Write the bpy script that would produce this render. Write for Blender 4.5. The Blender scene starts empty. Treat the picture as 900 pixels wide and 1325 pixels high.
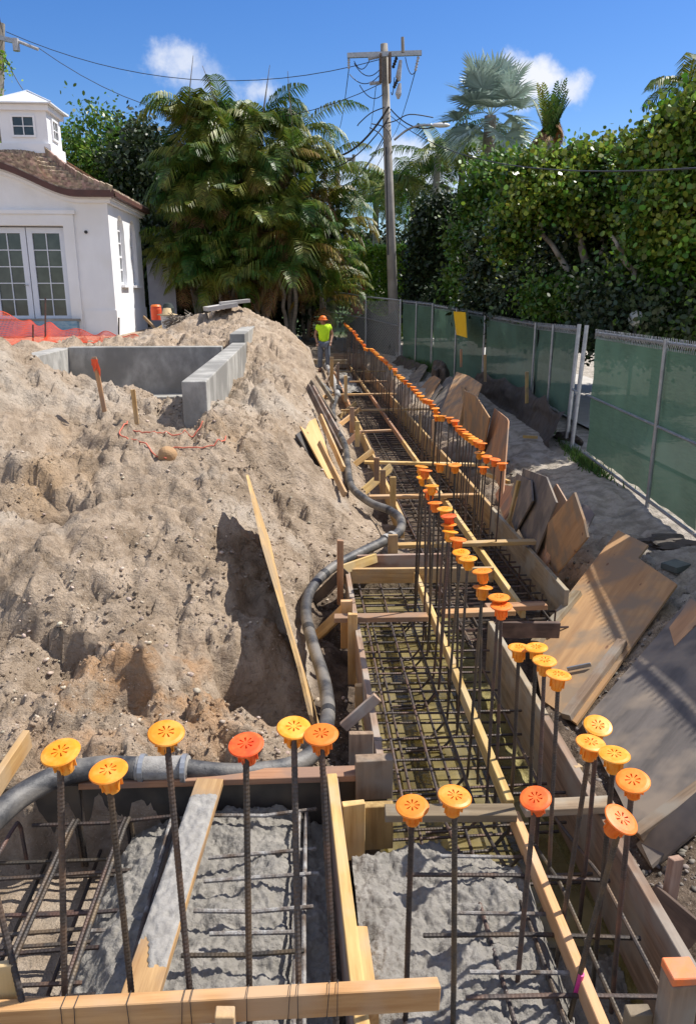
import bpy, bmesh, math, random
import numpy as np
from mathutils import Vector, Matrix
R=random.Random(7); NR=np.random.default_rng(11)
SC=bpy.context.scene; COL=SC.collection
# ------------------------------------------------------------------ camera maths (photo pixels 900x1325 -> world points)
F=980.; TH=math.atan(284/980.); PS=math.atan(65*math.cos(TH)/980); H=2.4
CF=Vector((math.sin(PS)*math.cos(TH),math.cos(PS)*math.cos(TH),-math.sin(TH)))
CR=Vector((math.cos(PS),-math.sin(PS),0)); CU=CR.cross(CF)
def ray(px,py): return CF+CR*((px-450)/F)+CU*((662.5-py)/F)
def P(px,py,z):
    d=ray(px,py); t=(z-H)/d.z; return Vector((d.x*t,d.y*t,z))
def PY(px,py,Y):
    d=ray(px,py); t=Y/d.y; return Vector((d.x*t,Y,H+d.z*t))
def PX(px,py,X):
    d=ray(px,py); t=X/d.x; return Vector((X,d.y*t,H+d.z*t))
def V(*a): return Vector(a)
# ------------------------------------------------------------------ materials
def mat(name,c1,c2=None,rough=.8,scale=(8,8,8),detail=6,bump=0,bscale=None,metal=0,c3=None,s3=1.2,objrand=0,island=0,trans=0,spec=.5,coat=0,ramp=(.35,.65),bdist=.01,coord='Object'):
    m=bpy.data.materials.new(name); m.use_nodes=True; nt=m.node_tree; N=nt.nodes; L=nt.links
    b=N['Principled BSDF']; b.inputs['Roughness'].default_value=rough; b.inputs['Metallic'].default_value=metal
    b.inputs['Specular IOR Level'].default_value=spec; b.inputs['Coat Weight'].default_value=coat
    tc=N.new('ShaderNodeTexCoord'); mp=N.new('ShaderNodeMapping'); mp.inputs['Scale'].default_value=scale
    L.new(tc.outputs[coord],mp.inputs['Vector'])
    if objrand:
        oi=N.new('ShaderNodeObjectInfo'); ad=N.new('ShaderNodeVectorMath'); ad.operation='SCALE'; ad.inputs[0].default_value=(37,53,71)
        L.new(oi.outputs['Random'],ad.inputs['Scale']); L.new(ad.outputs[0],mp.inputs['Location'])
    n=N.new('ShaderNodeTexNoise'); n.inputs['Scale'].default_value=1; n.inputs['Detail'].default_value=detail; n.inputs['Roughness'].default_value=.62
    L.new(mp.outputs[0],n.inputs['Vector'])
    if c2 is None: c2=tuple(x*.8 for x in c1)
    rp=N.new('ShaderNodeValToRGB'); rp.color_ramp.elements[0].position=ramp[0]; rp.color_ramp.elements[1].position=ramp[1]
    rp.color_ramp.elements[0].color=(*c1,1); rp.color_ramp.elements[1].color=(*c2,1)
    L.new(n.outputs['Fac'],rp.inputs[0]); out=rp.outputs[0]
    if c3 is not None:
        n3=N.new('ShaderNodeTexNoise'); n3.inputs['Scale'].default_value=s3; n3.inputs['Detail'].default_value=3
        L.new(tc.outputs[coord],n3.inputs['Vector'])
        if objrand:
            av=N.new('ShaderNodeVectorMath'); av.operation='ADD'; L.new(tc.outputs[coord],av.inputs[0]); L.new(ad.outputs[0],av.inputs[1]); L.new(av.outputs[0],n3.inputs['Vector'])
        r3=N.new('ShaderNodeValToRGB'); r3.color_ramp.elements[0].position=.45; r3.color_ramp.elements[1].position=.62
        L.new(n3.outputs['Fac'],r3.inputs[0])
        mx=N.new('ShaderNodeMix'); mx.data_type='RGBA'; L.new(r3.outputs[0],mx.inputs[0]); L.new(out,mx.inputs[6]); mx.inputs[7].default_value=(*c3,1); out=mx.outputs[2]
    def hsv(sock,amp,o):
        h=N.new('ShaderNodeHueSaturation'); mr=N.new('ShaderNodeMapRange'); mr.inputs[3].default_value=1-amp; mr.inputs[4].default_value=1+amp
        L.new(sock,mr.inputs[0]); L.new(mr.outputs[0],h.inputs['Value']); L.new(o,h.inputs['Color'])
        m2=N.new('ShaderNodeMapRange'); m2.inputs[3].default_value=.5-.03*amp/.4; m2.inputs[4].default_value=.5+.03*amp/.4
        wn=N.new('ShaderNodeTexWhiteNoise'); wn.noise_dimensions='1D'; L.new(sock,wn.inputs['W']); L.new(wn.outputs['Value'],m2.inputs[0]); L.new(m2.outputs[0],h.inputs['Hue'])
        return h.outputs[0]
    if objrand: out=hsv(oi.outputs['Random'],objrand,out)
    if island:
        g=N.new('ShaderNodeNewGeometry'); out=hsv(g.outputs['Random Per Island'],island,out)
    L.new(out,b.inputs['Base Color'])
    if bump:
        nb=n
        if bscale is not None:
            nb=N.new('ShaderNodeTexNoise'); nb.inputs['Scale'].default_value=1; nb.inputs['Detail'].default_value=5; nb.inputs['Roughness'].default_value=.7
            m3=N.new('ShaderNodeMapping'); m3.inputs['Scale'].default_value=bscale if isinstance(bscale,tuple) else (bscale,)*3
            L.new(tc.outputs[coord],m3.inputs['Vector']); L.new(m3.outputs[0],nb.inputs['Vector'])
        bp=N.new('ShaderNodeBump'); bp.inputs['Strength'].default_value=bump; bp.inputs['Distance'].default_value=bdist
        L.new(nb.outputs['Fac'],bp.inputs['Height']); L.new(bp.outputs[0],b.inputs['Normal'])
    if trans:
        tr=N.new('ShaderNodeBsdfTranslucent'); L.new(out,tr.inputs['Color']); ms=N.new('ShaderNodeMixShader'); ms.inputs[0].default_value=trans
        L.new(b.outputs[0],ms.inputs[1]); L.new(tr.outputs[0],ms.inputs[2]); L.new(ms.outputs[0],N['Material Output'].inputs['Surface'])
    return m
W=(1.8,26,26)
M=dict(
 wood=mat('lumber',(.60,.37,.165),(.34,.18,.07),.8,W,bump=.5,c3=(.36,.24,.14),s3=3.5,objrand=.3),
 yellow=mat('fresh_lumber',(.61,.385,.155),(.41,.225,.075),.75,W,bump=.4,objrand=.2,c3=(.50,.34,.18),s3=4),
 grey=mat('weathered_lumber',(.34,.24,.155),(.18,.12,.075),.9,W,bump=.5,c3=(.30,.255,.20),s3=4,objrand=.3),
 dark=mat('wet_lumber',(.10,.068,.045),(.05,.035,.025),.7,W,bump=.4,c3=(.17,.12,.08),s3=4,objrand=.3),
 ply=mat('plywood',(.52,.285,.14),(.36,.185,.09),.8,(1.2,13,13),bump=.3,c3=(.27,.185,.125),s3=3.0,objrand=.22),
 plyy=mat('fresh_plywood',(.62,.40,.18),(.50,.29,.11),.8,(1.2,13,13),bump=.3,objrand=.12),
 plyg=mat('grey_plywood',(.17,.145,.125),(.095,.082,.072),.75,(2,9,9),bump=.3,c3=(.25,.20,.15),s3=3.2,objrand=.2),
 plyd=mat('form_plywood',(.035,.032,.03),(.06,.054,.048),.45,(9,9,9),bump=.2,c3=(.10,.08,.06),s3=3),
 steel=mat('rusty_rebar',(.085,.068,.058),(.045,.038,.034),.55,(60,60,60),bump=.2,metal=.35,c3=(.12,.078,.052),s3=9,objrand=.35),
 steelc=mat('concrete_caked_rebar',(.40,.39,.37),(.16,.13,.11),.85,(25,25,25),bump=.8,bscale=120,c3=(.10,.07,.05),s3=7),
 orange=mat('orange_plastic',(.95,.255,.02),(.85,.20,.012),.5,(30,30,30),bump=.12,c3=(.93,.27,.03),s3=22,objrand=.10,trans=.12),
 amber=mat('amber_plastic',(.94,.335,.018),(.88,.28,.015),.42,(30,30,30),bump=.08,c3=(.92,.40,.06),s3=24,objrand=.10,trans=.12),
 redor=mat('red_orange_plastic',(.93,.16,.02),(.85,.115,.015),.5,(30,30,30),bump=.12,c3=(.92,.20,.03),s3=22,objrand=.10,trans=.12),
 concrete=mat('cured_concrete',(.43,.41,.37),(.25,.24,.215),.9,(3.5,3.5,2.2),detail=9,bump=.5,bscale=30,c3=(.21,.20,.18),s3=1.3,ramp=(.38,.6)),
 hose=mat('black_rubber',(.032,.032,.034),(.075,.072,.07),.5,(14,14,14),bump=.5,bscale=40,c3=(.17,.155,.135),s3=4.2,ramp=(.42,.6)),
 hosed=mat('muddy_hose_joint',(.20,.19,.18),(.42,.40,.37),.7,(16,16,16),bump=.5,bscale=60),
 stucco=mat('white_stucco',(.82,.82,.82),(.77,.77,.775),.85,(3,3,1.2),bump=.15,bscale=60,c3=(.76,.75,.73),s3=.9),
 trim=mat('white_trim',(.82,.82,.83),(.79,.79,.8),.55,(4,4,4)),
 doorp=mat('primed_door',(.68,.71,.76),(.63,.66,.72),.5,(4,4,4)),
 glass=mat('window_glass',(.018,.028,.024),(.05,.065,.055),.08,(2.5,2.5,2.5),spec=.8,detail=2),
 shingle=mat('cedar_shingle',(.44,.33,.24),(.20,.14,.10),.9,(9,2,5),bump=.6,island=.38),
 brown=mat('brown_fascia',(.10,.04,.03),(.07,.03,.022),.6,(4,4,4)),
 metalw=mat('white_metal_roof',(.78,.80,.82),(.72,.74,.76),.35,(4,4,4)),
 galv=mat('galvanised_steel',(.42,.43,.44),(.30,.31,.32),.42,(12,12,12),metal=.6,bump=.1),
 green=mat('green_windscreen',(.080,.145,.098),(.058,.112,.075),.85,(1.2,5,45),bump=.5,bscale=(8,8,70),c3=(.085,.16,.11),s3=1.1,trans=.16),
 darkcloth=mat('dark_fabric',(.05,.065,.058),(.03,.04,.036),.85,(6,6,6),bump=.3,bscale=30,trans=.15),
 silt=mat('silt_fabric',(.050,.040,.032),(.095,.075,.058),.7,(6,6,6),bump=.6,bscale=14,trans=.05),
 net=mat('orange_net',(.88,.13,.04),(.75,.09,.03),.6,(5,5,5),trans=.2),
 yelsign=mat('yellow_plastic',(.86,.52,.01),(.80,.46,.01),.5,(5,5,5)),
 cord=mat('red_cord',(.62,.16,.09),(.5,.12,.07),.7,(9,9,9)),
 pole=mat('pole_wood',(.30,.27,.23),(.18,.16,.135),.9,(20,20,1.0),bump=.4,c3=(.34,.31,.27),s3=1),
 bark=mat('pale_bark',(.27,.23,.18),(.14,.115,.09),.9,(7,7,2),bump=.7,c3=(.34,.30,.25),s3=2),
 palmtrunk=mat('palm_trunk',(.26,.24,.21),(.17,.155,.13),.85,(3,3,14),bump=.4),
 insul=mat('insulator',(.45,.45,.46),(.3,.3,.31),.3,(9,9,9)),
 blk=mat('black_cable',(.02,.02,.022),(.03,.03,.03),.6,(9,9,9)),
 blue=mat('blue_membrane',(.10,.24,.36),(.30,.40,.46),.6,(6,6,20)),
 white=mat('white_plastic',(.75,.74,.71),(.6,.58,.54),.5,(9,9,9)),
 straw=mat('straw',(.55,.42,.24),(.4,.28,.14),.8,(40,40,40)),
 hivis=mat('hi_vis_shirt',(.62,.95,.02),(.52,.85,.015),.8,(20,20,20),bump=.2),
 jeans=mat('grey_jeans',(.10,.12,.16),(.16,.18,.21),.85,(14,14,14),bump=.2),
 skin=mat('skin',(.36,.19,.12),(.30,.15,.09),.55,(9,9,9)),
 boot=mat('boot',(.08,.05,.03),(.05,.035,.025),.7,(9,9,9)),
 water=None,
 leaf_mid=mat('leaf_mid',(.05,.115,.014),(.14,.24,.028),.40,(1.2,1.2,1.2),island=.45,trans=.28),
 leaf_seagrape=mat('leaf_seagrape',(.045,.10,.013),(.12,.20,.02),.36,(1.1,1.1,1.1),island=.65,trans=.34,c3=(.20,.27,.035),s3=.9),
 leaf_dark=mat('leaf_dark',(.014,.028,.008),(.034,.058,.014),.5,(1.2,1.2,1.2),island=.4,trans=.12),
 leaf_hedge=mat('leaf_hedge',(.16,.30,.025),(.27,.42,.04),.5,(2,2,2),island=.4,trans=.3),
 palm=mat('palm_leaf',(.036,.088,.013),(.12,.20,.028),.46,(.9,.9,.9),island=.45,trans=.30,c3=(.19,.20,.03),s3=.9,spec=.35),
 palmy=mat('palm_leaf_yellow',(.16,.19,.03),(.32,.20,.04),.45,(.9,.9,.9),island=.4,trans=.3),
 palmdead=mat('palm_leaf_dead',(.30,.17,.06),(.17,.10,.05),.8,(.9,.9,.9),island=.4,trans=.15),
 bism=mat('silver_palm_leaf',(.36,.44,.39),(.23,.31,.27),.5,(.9,.9,.9),island=.35,trans=.15),
 grass=mat('grass',(.05,.12,.02),(.09,.16,.03),.6,(5,5,5),island=.4,trans=.3),
 redleaf=mat('red_leaf',(.42,.05,.02),(.55,.12,.03),.5,(5,5,5),island=.4,trans=.3),
 rock=mat('pale_rock',(.50,.42,.33),(.32,.25,.19),.9,(30,30,30),bump=.4,island=.35),
 gravel=mat('dark_gravel',(.20,.175,.15),(.12,.10,.085),.9,(30,30,30),island=.45),
 road=mat('pale_pavement',(.52,.49,.45),(.44,.41,.37),.9,(3,3,3),bump=.2,bscale=60),
 pink=mat('pink_paint',(.80,.06,.30),(.65,.05,.25),.5,(30,30,30)),
 orpaint=mat('orange_painted_end',(.85,.20,.05),(.6,.2,.09),.6,(20,20,20),bump=.2),
 splat=mat('concrete_splatter',(.34,.32,.29),(.23,.215,.195),.8,(20,20,20),bump=.6,bscale=90),
)
for _k in('ply','plyy'):
    _nt=M[_k].node_tree; _N=_nt.nodes; _L=_nt.links; _b=_N['Principled BSDF']; _src=_b.inputs['Base Color'].links[0].from_socket
    _tc=_N.new('ShaderNodeTexCoord'); _mp=_N.new('ShaderNodeMapping'); _mp.inputs['Scale'].default_value=(3.2,6.5,1); _L.new(_tc.outputs['Object'],_mp.inputs[0])
    _v=_N.new('ShaderNodeTexVoronoi'); _v.inputs['Scale'].default_value=1; _L.new(_mp.outputs[0],_v.inputs['Vector']); _r=_N.new('ShaderNodeMapRange'); _r.inputs[1].default_value=.055; _r.inputs[2].default_value=.10; _r.inputs[3].default_value=.85; _r.inputs[4].default_value=0; _L.new(_v.outputs['Distance'],_r.inputs[0])
    _m=_N.new('ShaderNodeMix'); _m.data_type='RGBA'; _L.new(_r.outputs[0],_m.inputs[0]); _L.new(_src,_m.inputs[6]); _m.inputs[7].default_value=(.14,.06,.03,1); _L.new(_m.outputs[2],_b.inputs['Base Color'])
_p=M['green'].node_tree.nodes['Principled BSDF']; _p.inputs['Alpha'].default_value=.95
def water_mat():
    m=bpy.data.materials.new('muddy_water'); m.use_nodes=True; nt=m.node_tree; N=nt.nodes; L=nt.links
    b=N['Principled BSDF']; b.inputs['Roughness'].default_value=.06; b.inputs['IOR'].default_value=1.33
    tc=N.new('ShaderNodeTexCoord'); n=N.new('ShaderNodeTexNoise'); n.inputs['Scale'].default_value=2.2; n.inputs['Detail'].default_value=7; L.new(tc.outputs['Object'],n.inputs['Vector'])
    r=N.new('ShaderNodeValToRGB'); r.color_ramp.elements[0].position=.38; r.color_ramp.elements[1].position=.62
    r.color_ramp.elements[0].color=(.13,.105,.045,1); r.color_ramp.elements[1].color=(.35,.285,.14,1); L.new(n.outputs['Fac'],r.inputs[0]); L.new(r.outputs[0],b.inputs['Base Color'])
    n2=N.new('ShaderNodeTexNoise'); n2.inputs['Scale'].default_value=14; L.new(tc.outputs['Object'],n2.inputs['Vector'])
    bp=N.new('ShaderNodeBump'); bp.inputs['Strength'].default_value=.18; bp.inputs['Distance'].default_value=.02; L.new(n2.outputs['Fac'],bp.inputs['Height']); L.new(bp.outputs[0],b.inputs['Normal'])
    tp=N.new('ShaderNodeBsdfTransparent'); tp.inputs[0].default_value=(.95,.85,.5,1); ms=N.new('ShaderNodeMixShader'); ms.inputs[0].default_value=.35
    L.new(b.outputs[0],ms.inputs[1]); L.new(tp.outputs[0],ms.inputs[2]); L.new(ms.outputs[0],N['Material Output'].inputs['Surface'])
    return m
M['water']=water_mat()
# ------------------------------------------------------------------ mesh builder
class MB:
    def __init__(s): s.v=[]; s.f=[]; s.mi=[]
    def add(s,vs,fs,mi=0):
        o=len(s.v); s.v+= [tuple(v) for v in vs]; s.f+=[tuple(i+o for i in f) for f in fs]; s.mi+=[mi]*len(fs); return s
    def box(s,c,d,rz=0,mi=0,T=None):
        x,y,z=[a/2 for a in d]; m=T if T is not None else Matrix.Translation(c)@Matrix.Rotation(rz,4,'Z')
        vs=[m@V(i*x,j*y,k*z) for i in(-1,1) for j in(-1,1) for k in(-1,1)]
        return s.add(vs,[(0,1,3,2),(4,6,7,5),(0,4,5,1),(2,3,7,6),(0,2,6,4),(1,5,7,3)],mi)
    def bar(s,a,b,w,t,up=(0,0,1),mi=0):
        a=V(*a);b=V(*b); T,L=frame(a,b,up); 
        m=T@Matrix.Diagonal((1,1,1,1)); vs=[m@V(i,j*t/2,k*w/2) for i in(-L/2,L/2) for j in(-1,1) for k in(-1,1)]
        return s.add(vs,[(0,1,3,2),(4,6,7,5),(0,4,5,1),(2,3,7,6),(0,2,6,4),(1,5,7,3)],mi)
    def tube(s,pts,r,n=8,cap=True,mi=0,rads=None):
        pts=[V(*p) for p in pts]; o=len(s.v); N=len(pts); prev=None
        for i,p in enumerate(pts):
            t=(pts[min(i+1,N-1)]-pts[max(i-1,0)]).normalized()
            if prev is None:
                u=t.orthogonal().normalized()
            else: u=(prev-t*prev.dot(t)).normalized()
            prev=u; w=t.cross(u); rr=rads[i] if rads else r
            for k in range(n):
                a=2*math.pi*k/n; s.v.append(tuple(p+(u*math.cos(a)+w*math.sin(a))*rr))
        for i in range(N-1):
            for k in range(n):
                s.f.append((o+i*n+k,o+i*n+(k+1)%n,o+(i+1)*n+(k+1)%n,o+(i+1)*n+k)); s.mi.append(mi)
        if cap:
            s.f.append(tuple(o+k for k in range(n))[::-1]); s.f.append(tuple(o+(N-1)*n+k for k in range(n))); s.mi+=[mi,mi]
        return s
    def lathe(s,c,prof,n=16,mi=0,T=None):
        o=len(s.v)
        for r,z in prof:
            for k in range(n):
                a=2*math.pi*k/n; p=V(r*math.cos(a),r*math.sin(a),z); p=(T@p) if T is not None else p+V(*c); s.v.append(tuple(p))
        for i in range(len(prof)-1):
            for k in range(n): s.f.append((o+i*n+k,o+i*n+(k+1)%n,o+(i+1)*n+(k+1)%n,o+(i+1)*n+k)); s.mi.append(mi)
        return s
    def build(s,name,mats,parent=None,T=None,smooth=False,origin=None):
        if not isinstance(mats,(list,tuple)): mats=[mats]
        me=bpy.data.meshes.new(name); vs=s.v
        off=V(0,0,0)
        if T is None:
            if parent is not None: off=root_loc(parent)
            else:
                off=V(*origin) if origin is not None else V(sum(v[0] for v in vs)/len(vs),sum(v[1] for v in vs)/len(vs),min(v[2] for v in vs))
            vs=[(v[0]-off.x,v[1]-off.y,v[2]-off.z) for v in vs]
        me.from_pydata(vs,[],s.f); 
        for m in mats: me.materials.append(M[m] if isinstance(m,str) else m)
        if len(mats)>1: me.polygons.foreach_set('material_index',s.mi)
        if smooth: me.polygons.foreach_set('use_smooth',[True]*len(me.polygons))
        me.update(); o=bpy.data.objects.new(name,me); COL.objects.link(o)
        if parent is not None: o.parent=parent
        if T is not None: o.matrix_local=(Matrix.Translation(-root_loc(parent))@T) if parent is not None else T
        elif parent is None: o.location=off
        return o
def root_loc(o):
    p=V(0,0,0)
    while o is not None: p=p+o.location; o=o.parent
    return p
def frame(a,b,up=(0,0,1)):
    x=(b-a); L=x.length; x=x/L; u=V(*up); y=u.cross(x)
    if y.length<1e-4: y=V(0,1,0).cross(x)
    y.normalize(); z=x.cross(y)
    return Matrix(((x.x,y.x,z.x,(a.x+b.x)/2),(x.y,y.y,z.y,(a.y+b.y)/2),(x.z,y.z,z.z,(a.z+b.z)/2),(0,0,0,1))),L
def tag(o,label=None,cat=None,group=None,kind=None):
    if label: o['label']=label
    if cat: o['category']=cat
    if group: o['group']=group
    if kind: o['kind']=kind
    return o
def empty(name,loc,label,cat,group=None):
    o=bpy.data.objects.new(name,None); o.empty_display_size=.1; COL.objects.link(o); o.location=loc; return tag(o,label,cat,group)
def np_mesh(name,verts,faces,m,parent=None,origin=(0,0,0),smooth=False):
    """faces: (n,k) array"""
    verts=np.asarray(verts,dtype=np.float32)-np.asarray(origin if parent is None else tuple(root_loc(parent)),dtype=np.float32)
    me=bpy.data.meshes.new(name); n,k=faces.shape
    me.vertices.add(len(verts)); me.vertices.foreach_set('co',verts.ravel())
    me.loops.add(n*k); me.loops.foreach_set('vertex_index',faces.astype(np.int32).ravel())
    me.polygons.add(n); me.polygons.foreach_set('loop_start',np.arange(0,n*k,k,dtype=np.int32)); me.polygons.foreach_set('loop_total',np.full(n,k,dtype=np.int32))
    if smooth: me.polygons.foreach_set('use_smooth',np.ones(n,dtype=bool))
    me.materials.append(M[m] if isinstance(m,str) else m); me.update(calc_edges=True); me.validate()
    o=bpy.data.objects.new(name,me); COL.objects.link(o)
    if parent is not None: o.parent=parent
    else: o.location=origin
    return o
# a piece of timber: chamfered box, grain along its length
def boardmesh(L,w,t,seed=0,ch=.003):
    bm=bmesh.new(); bmesh.ops.create_cube(bm,size=1)
    rr=random.Random(seed)
    for v in bm.verts:
        v.co.x*=L; v.co.y*=t; v.co.z*=w; v.co.x+=rr.uniform(-.004,.004)
    bmesh.ops.bevel(bm,geom=bm.edges[:],offset=ch,segments=1,affect='EDGES')
    me=bpy.data.meshes.new('board'); bm.to_mesh(me); bm.free(); return me
BN=[0]
def board(name,a,b,w,t,m,label=None,cat=None,group=None,parent=None,up=(0,0,1),kind=None):
    BN[0]+=1; T,L=frame(V(*a),V(*b),up); me=boardmesh(L,w,t,BN[0]); me.materials.append(M[m]); me.name=name
    o=bpy.data.objects.new(name,me); COL.objects.link(o)
    if parent is not None: o.parent=parent; o.matrix_local=Matrix.Translation(-root_loc(parent))@T
    else: o.matrix_local=T; tag(o,label,cat,group,kind)
    return o
# plywood sheet from an outline of photo pixels lying in the plane of three points
def sheet(name,three,outline,t,m,label=None,cat='plywood sheet',group=None,parent=None,grain=None):
    A,B,C=[V(*p) for p in three]; x=(B-A).normalized() if grain is None else V(*grain).normalized(); n=(B-A).cross(C-A).normalized()
    if n.z<0: n=-n
    x=(x-n*x.dot(n)).normalized(); y=n.cross(x); O=(A+B+C)/3
    T=Matrix(((x.x,y.x,n.x,O.x),(x.y,y.y,n.y,O.y),(x.z,y.z,n.z,O.z),(0,0,0,1))); Ti=T.inverted()
    pts=[]
    for q in outline:
        if len(q)==3: p=V(*q)
        else:
            d=ray(*q); o=V(0,0,H); tt=(O-o).dot(n)/d.dot(n); p=o+d*tt
        pts.append(Ti@p)
    mb=MB(); k=len(pts); vs=[(p.x,p.y,0) for p in pts]+[(p.x,p.y,-t) for p in pts]
    ar=sum(vs[i][0]*vs[(i+1)%k][1]-vs[(i+1)%k][0]*vs[i][1] for i in range(k))
    top=tuple(range(k)); bot=tuple(range(k,2*k))[::-1]; side=[(i,i+k,(i+1)%k+k,(i+1)%k) for i in range(k)]
    if ar<0: top=top[::-1]; bot=bot[::-1]; side=[f[::-1] for f in side]
    mb.add(vs,[top,bot]+side); o=mb.build(name,m,parent,T=T)
    if parent is None: tag(o,label,cat,group)
    o['nrm']=(n.x,n.y,n.z); del o['nrm']
    return o,n
# ------------------------------------------------------------------ noise
def vnoise(x,y,seed=0):
    xi=np.floor(x).astype(np.int64); yi=np.floor(y).astype(np.int64); fx=x-xi; fy=y-yi
    fx=fx*fx*(3-2*fx); fy=fy*fy*(3-2*fy)
    def h(a,b):
        n=(a*374761393+b*668265263+seed*974634777)&0xffffffff; n=((n^(n>>13))*1274126177)&0xffffffff
        return ((n^(n>>16))&0xffff)/65535.
    a=h(xi,yi);b=h(xi+1,yi);c=h(xi,yi+1);d=h(xi+1,yi+1)
    return (a+(b-a)*fx)*(1-fy)+(c+(d-c)*fx)*fy
def fbm(x,y,o=5,seed=0,g=.5):
    s=0;a=1;t=0
    for i in range(o):
        c,sn=math.cos(i*.9+.3),math.sin(i*.9+.3); s=s+a*vnoise((x*c-y*sn)*2**i+i*17.3,(x*sn+y*c)*2**i-i*9.1,seed+i); t+=a; a*=g
    return s/t
def clods(x,y,seed=0):
    # rounded clods: distance to jittered cell points
    xi=np.floor(x).astype(np.int64); yi=np.floor(y).astype(np.int64); best=np.full(x.shape,9.)
    def h(a,b,k):
        n=(a*374761393+b*668265263+(seed+k)*974634777)&0xffffffff; n=((n^(n>>13))*1274126177)&0xffffffff
        return ((n^(n>>16))&0xffff)/65535.
    for i in(-1,0,1):
        for j in(-1,0,1):
            cx=xi+i+h(xi+i,yi+j,1); cy=yi+j+h(xi+i,yi+j,2); r=.25+.75*h(xi+i,yi+j,3)
            d=np.sqrt((x-cx)**2+(y-cy)**2)/r; best=np.minimum(best,d)
    return np.clip(1-best*best,0,1)
def ss(a,b,x): t=np.clip((x-a)/(b-a),0,1); return t*t*(3-2*t)
# ------------------------------------------------------------------ terrain
CP=[]
def cp(*a): CP.append(tuple(a))
for px,py,Y in [(-80,440,9.2),(0,447,8.8),(75,497,8.4),(150,545,8.0),(230,562,7.8),(310,562,7.7),(365,565,8.3),
  (0,570,7.0),(100,600,6.8),(200,620,6.7),(280,620,6.9),
  (0,700,5.6),(100,700,5.6),(200,700,5.75),(275,700,6.0),(0,850,4.45),(100,850,4.5),(200,850,4.6),(290,845,4.85),(345,835,5.05),(-80,700,5.6),(-80,850,4.4),
  (330,600,7.5),(380,650,7.4),(430,700,7.0),(450,640,8.2),(335,700,6.3),(385,745,6.1),(375,800,5.5),
  (400,600,9.0),(330,500,11),(380,500,12),(420,560,11),(340,455,15),(400,462,17),(430,492,17.5),(300,403,20),(350,421,19),(400,452,20),(420,472,21),
  (250,436,21),(265,405,19.5)]:
    p=PY(px,py,Y); cp(p.x,p.y,p.z)
for q in [(-3.2,11,.45),(-2.2,11,.45),(-3.2,12.8,.4),(-2,12.8,.4),(-4.6,14.6,1.4),(-2.6,14.6,1.4),(-6,16,1.3),(-3,18,1.3),(-5,22,1.28),(-9,19,1.28),(-12,24,1.28),(-3,25,1.2),(-8,29,1.2),(-6,11,1.5),(-8,9,1.6),(-6,5.5,.6),(-6,3.8,.1),
  (-1.9,3.6,-.02),(-1.0,3.62,-.02),(-.3,3.62,-.08),(-3,3.3,0),(-3,1.5,-.1),(-6,0,-.2),(0,0,-.35),(0,-4,0),(3,-4,0),
  (.1,4,-.35),(.1,5,-.38),(.2,6,-.32),(-.2,4.5,-.28),(.75,8.9,-.3),(.75,12,-.25),(.9,16,-.1),(.9,20,0),(.7,23.5,.08),(.2,24,.15),(0,27,.3),
  (1.6,2,-.38),(1.7,3.5,-.42),(1.8,4.8,-.4),(2.5,2.5,-.05),(2.6,4,-.05),(2.7,5,.0),(2.1,5.2,-.4),(2.45,6.5,-.35),(2.5,9,-.3),(2.5,14,-.2),(2.5,20,0),
  (3.3,6.5,0.02),(3.4,9,0),(3.6,13,0),(3.5,18,.05),(3.3,22,.12),(3.9,7,0),(4.4,12,0),(4.8,15,0),(4.7,19,.1),(4.,23,.25),(3.2,26.5,.35),(1.5,29,.45),
  (3.4,2,0),(3.4,4,0),(6,3,0),(7,10,0),(7,18,0),(8,26,.3),(2,36,.6),(-8,38,.8),(14,16,0),(16,36,.4),(3,60,.5),(-30,60,.6),(40,60,.3),(-30,10,1),(40,5,0),(-20,-10,0),(30,-10,0),(0,-12,0)]: cp(*q)
CPA=np.array(CP); _d=np.linalg.norm(CPA[:,None,:2]-CPA[None,:,:2],axis=2); 
_K=np.sqrt(_d**2+.04); _n=len(CPA); _A=np.zeros((_n+1,_n+1)); _A[:_n,:_n]=-_K-np.eye(_n)*.02*0; _A[_n,:_n]=1; _A[:_n,_n]=1
_w=np.linalg.solve(_A,np.append(CPA[:,2],0))
def SGN(q): 
    a=sum(q[i][0]*q[(i+1)%len(q)][1]-q[(i+1)%len(q)][0]*q[i][1] for i in range(len(q))); return 1 if a>0 else -1
def onplane(T3,px,py):
    A,B,C=T3; n=(B-A).cross(C-A); d=ray(px,py); o=V(0,0,H); return o+d*((A-o).dot(n)/d.dot(n))
_t1=[P(690,832,-.36),P(799,690,.16),P(743,936,-.42)]; _t2=[P(756,928,-.38),P(893,775,.12),P(838,1112,-.34)]
PLANES=[(_t1,[tuple(onplane(_t1,*q))[:2] for q in [(687,830),(799,686),(875,756),(745,936)]]),(_t2,[tuple(onplane(_t2,*q))[:2] for q in [(752,935),(893,772),(960,830),(960,1010),(842,1120)]])]
def gauss(x,y,cx,cy,rx,ry,a,rot=0):
    c,s=math.cos(rot),math.sin(rot); u=((x-cx)*c+(y-cy)*s)/rx; v=(-(x-cx)*s+(y-cy)*c)/ry
    return a*np.exp(-(u*u+v*v))
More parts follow.
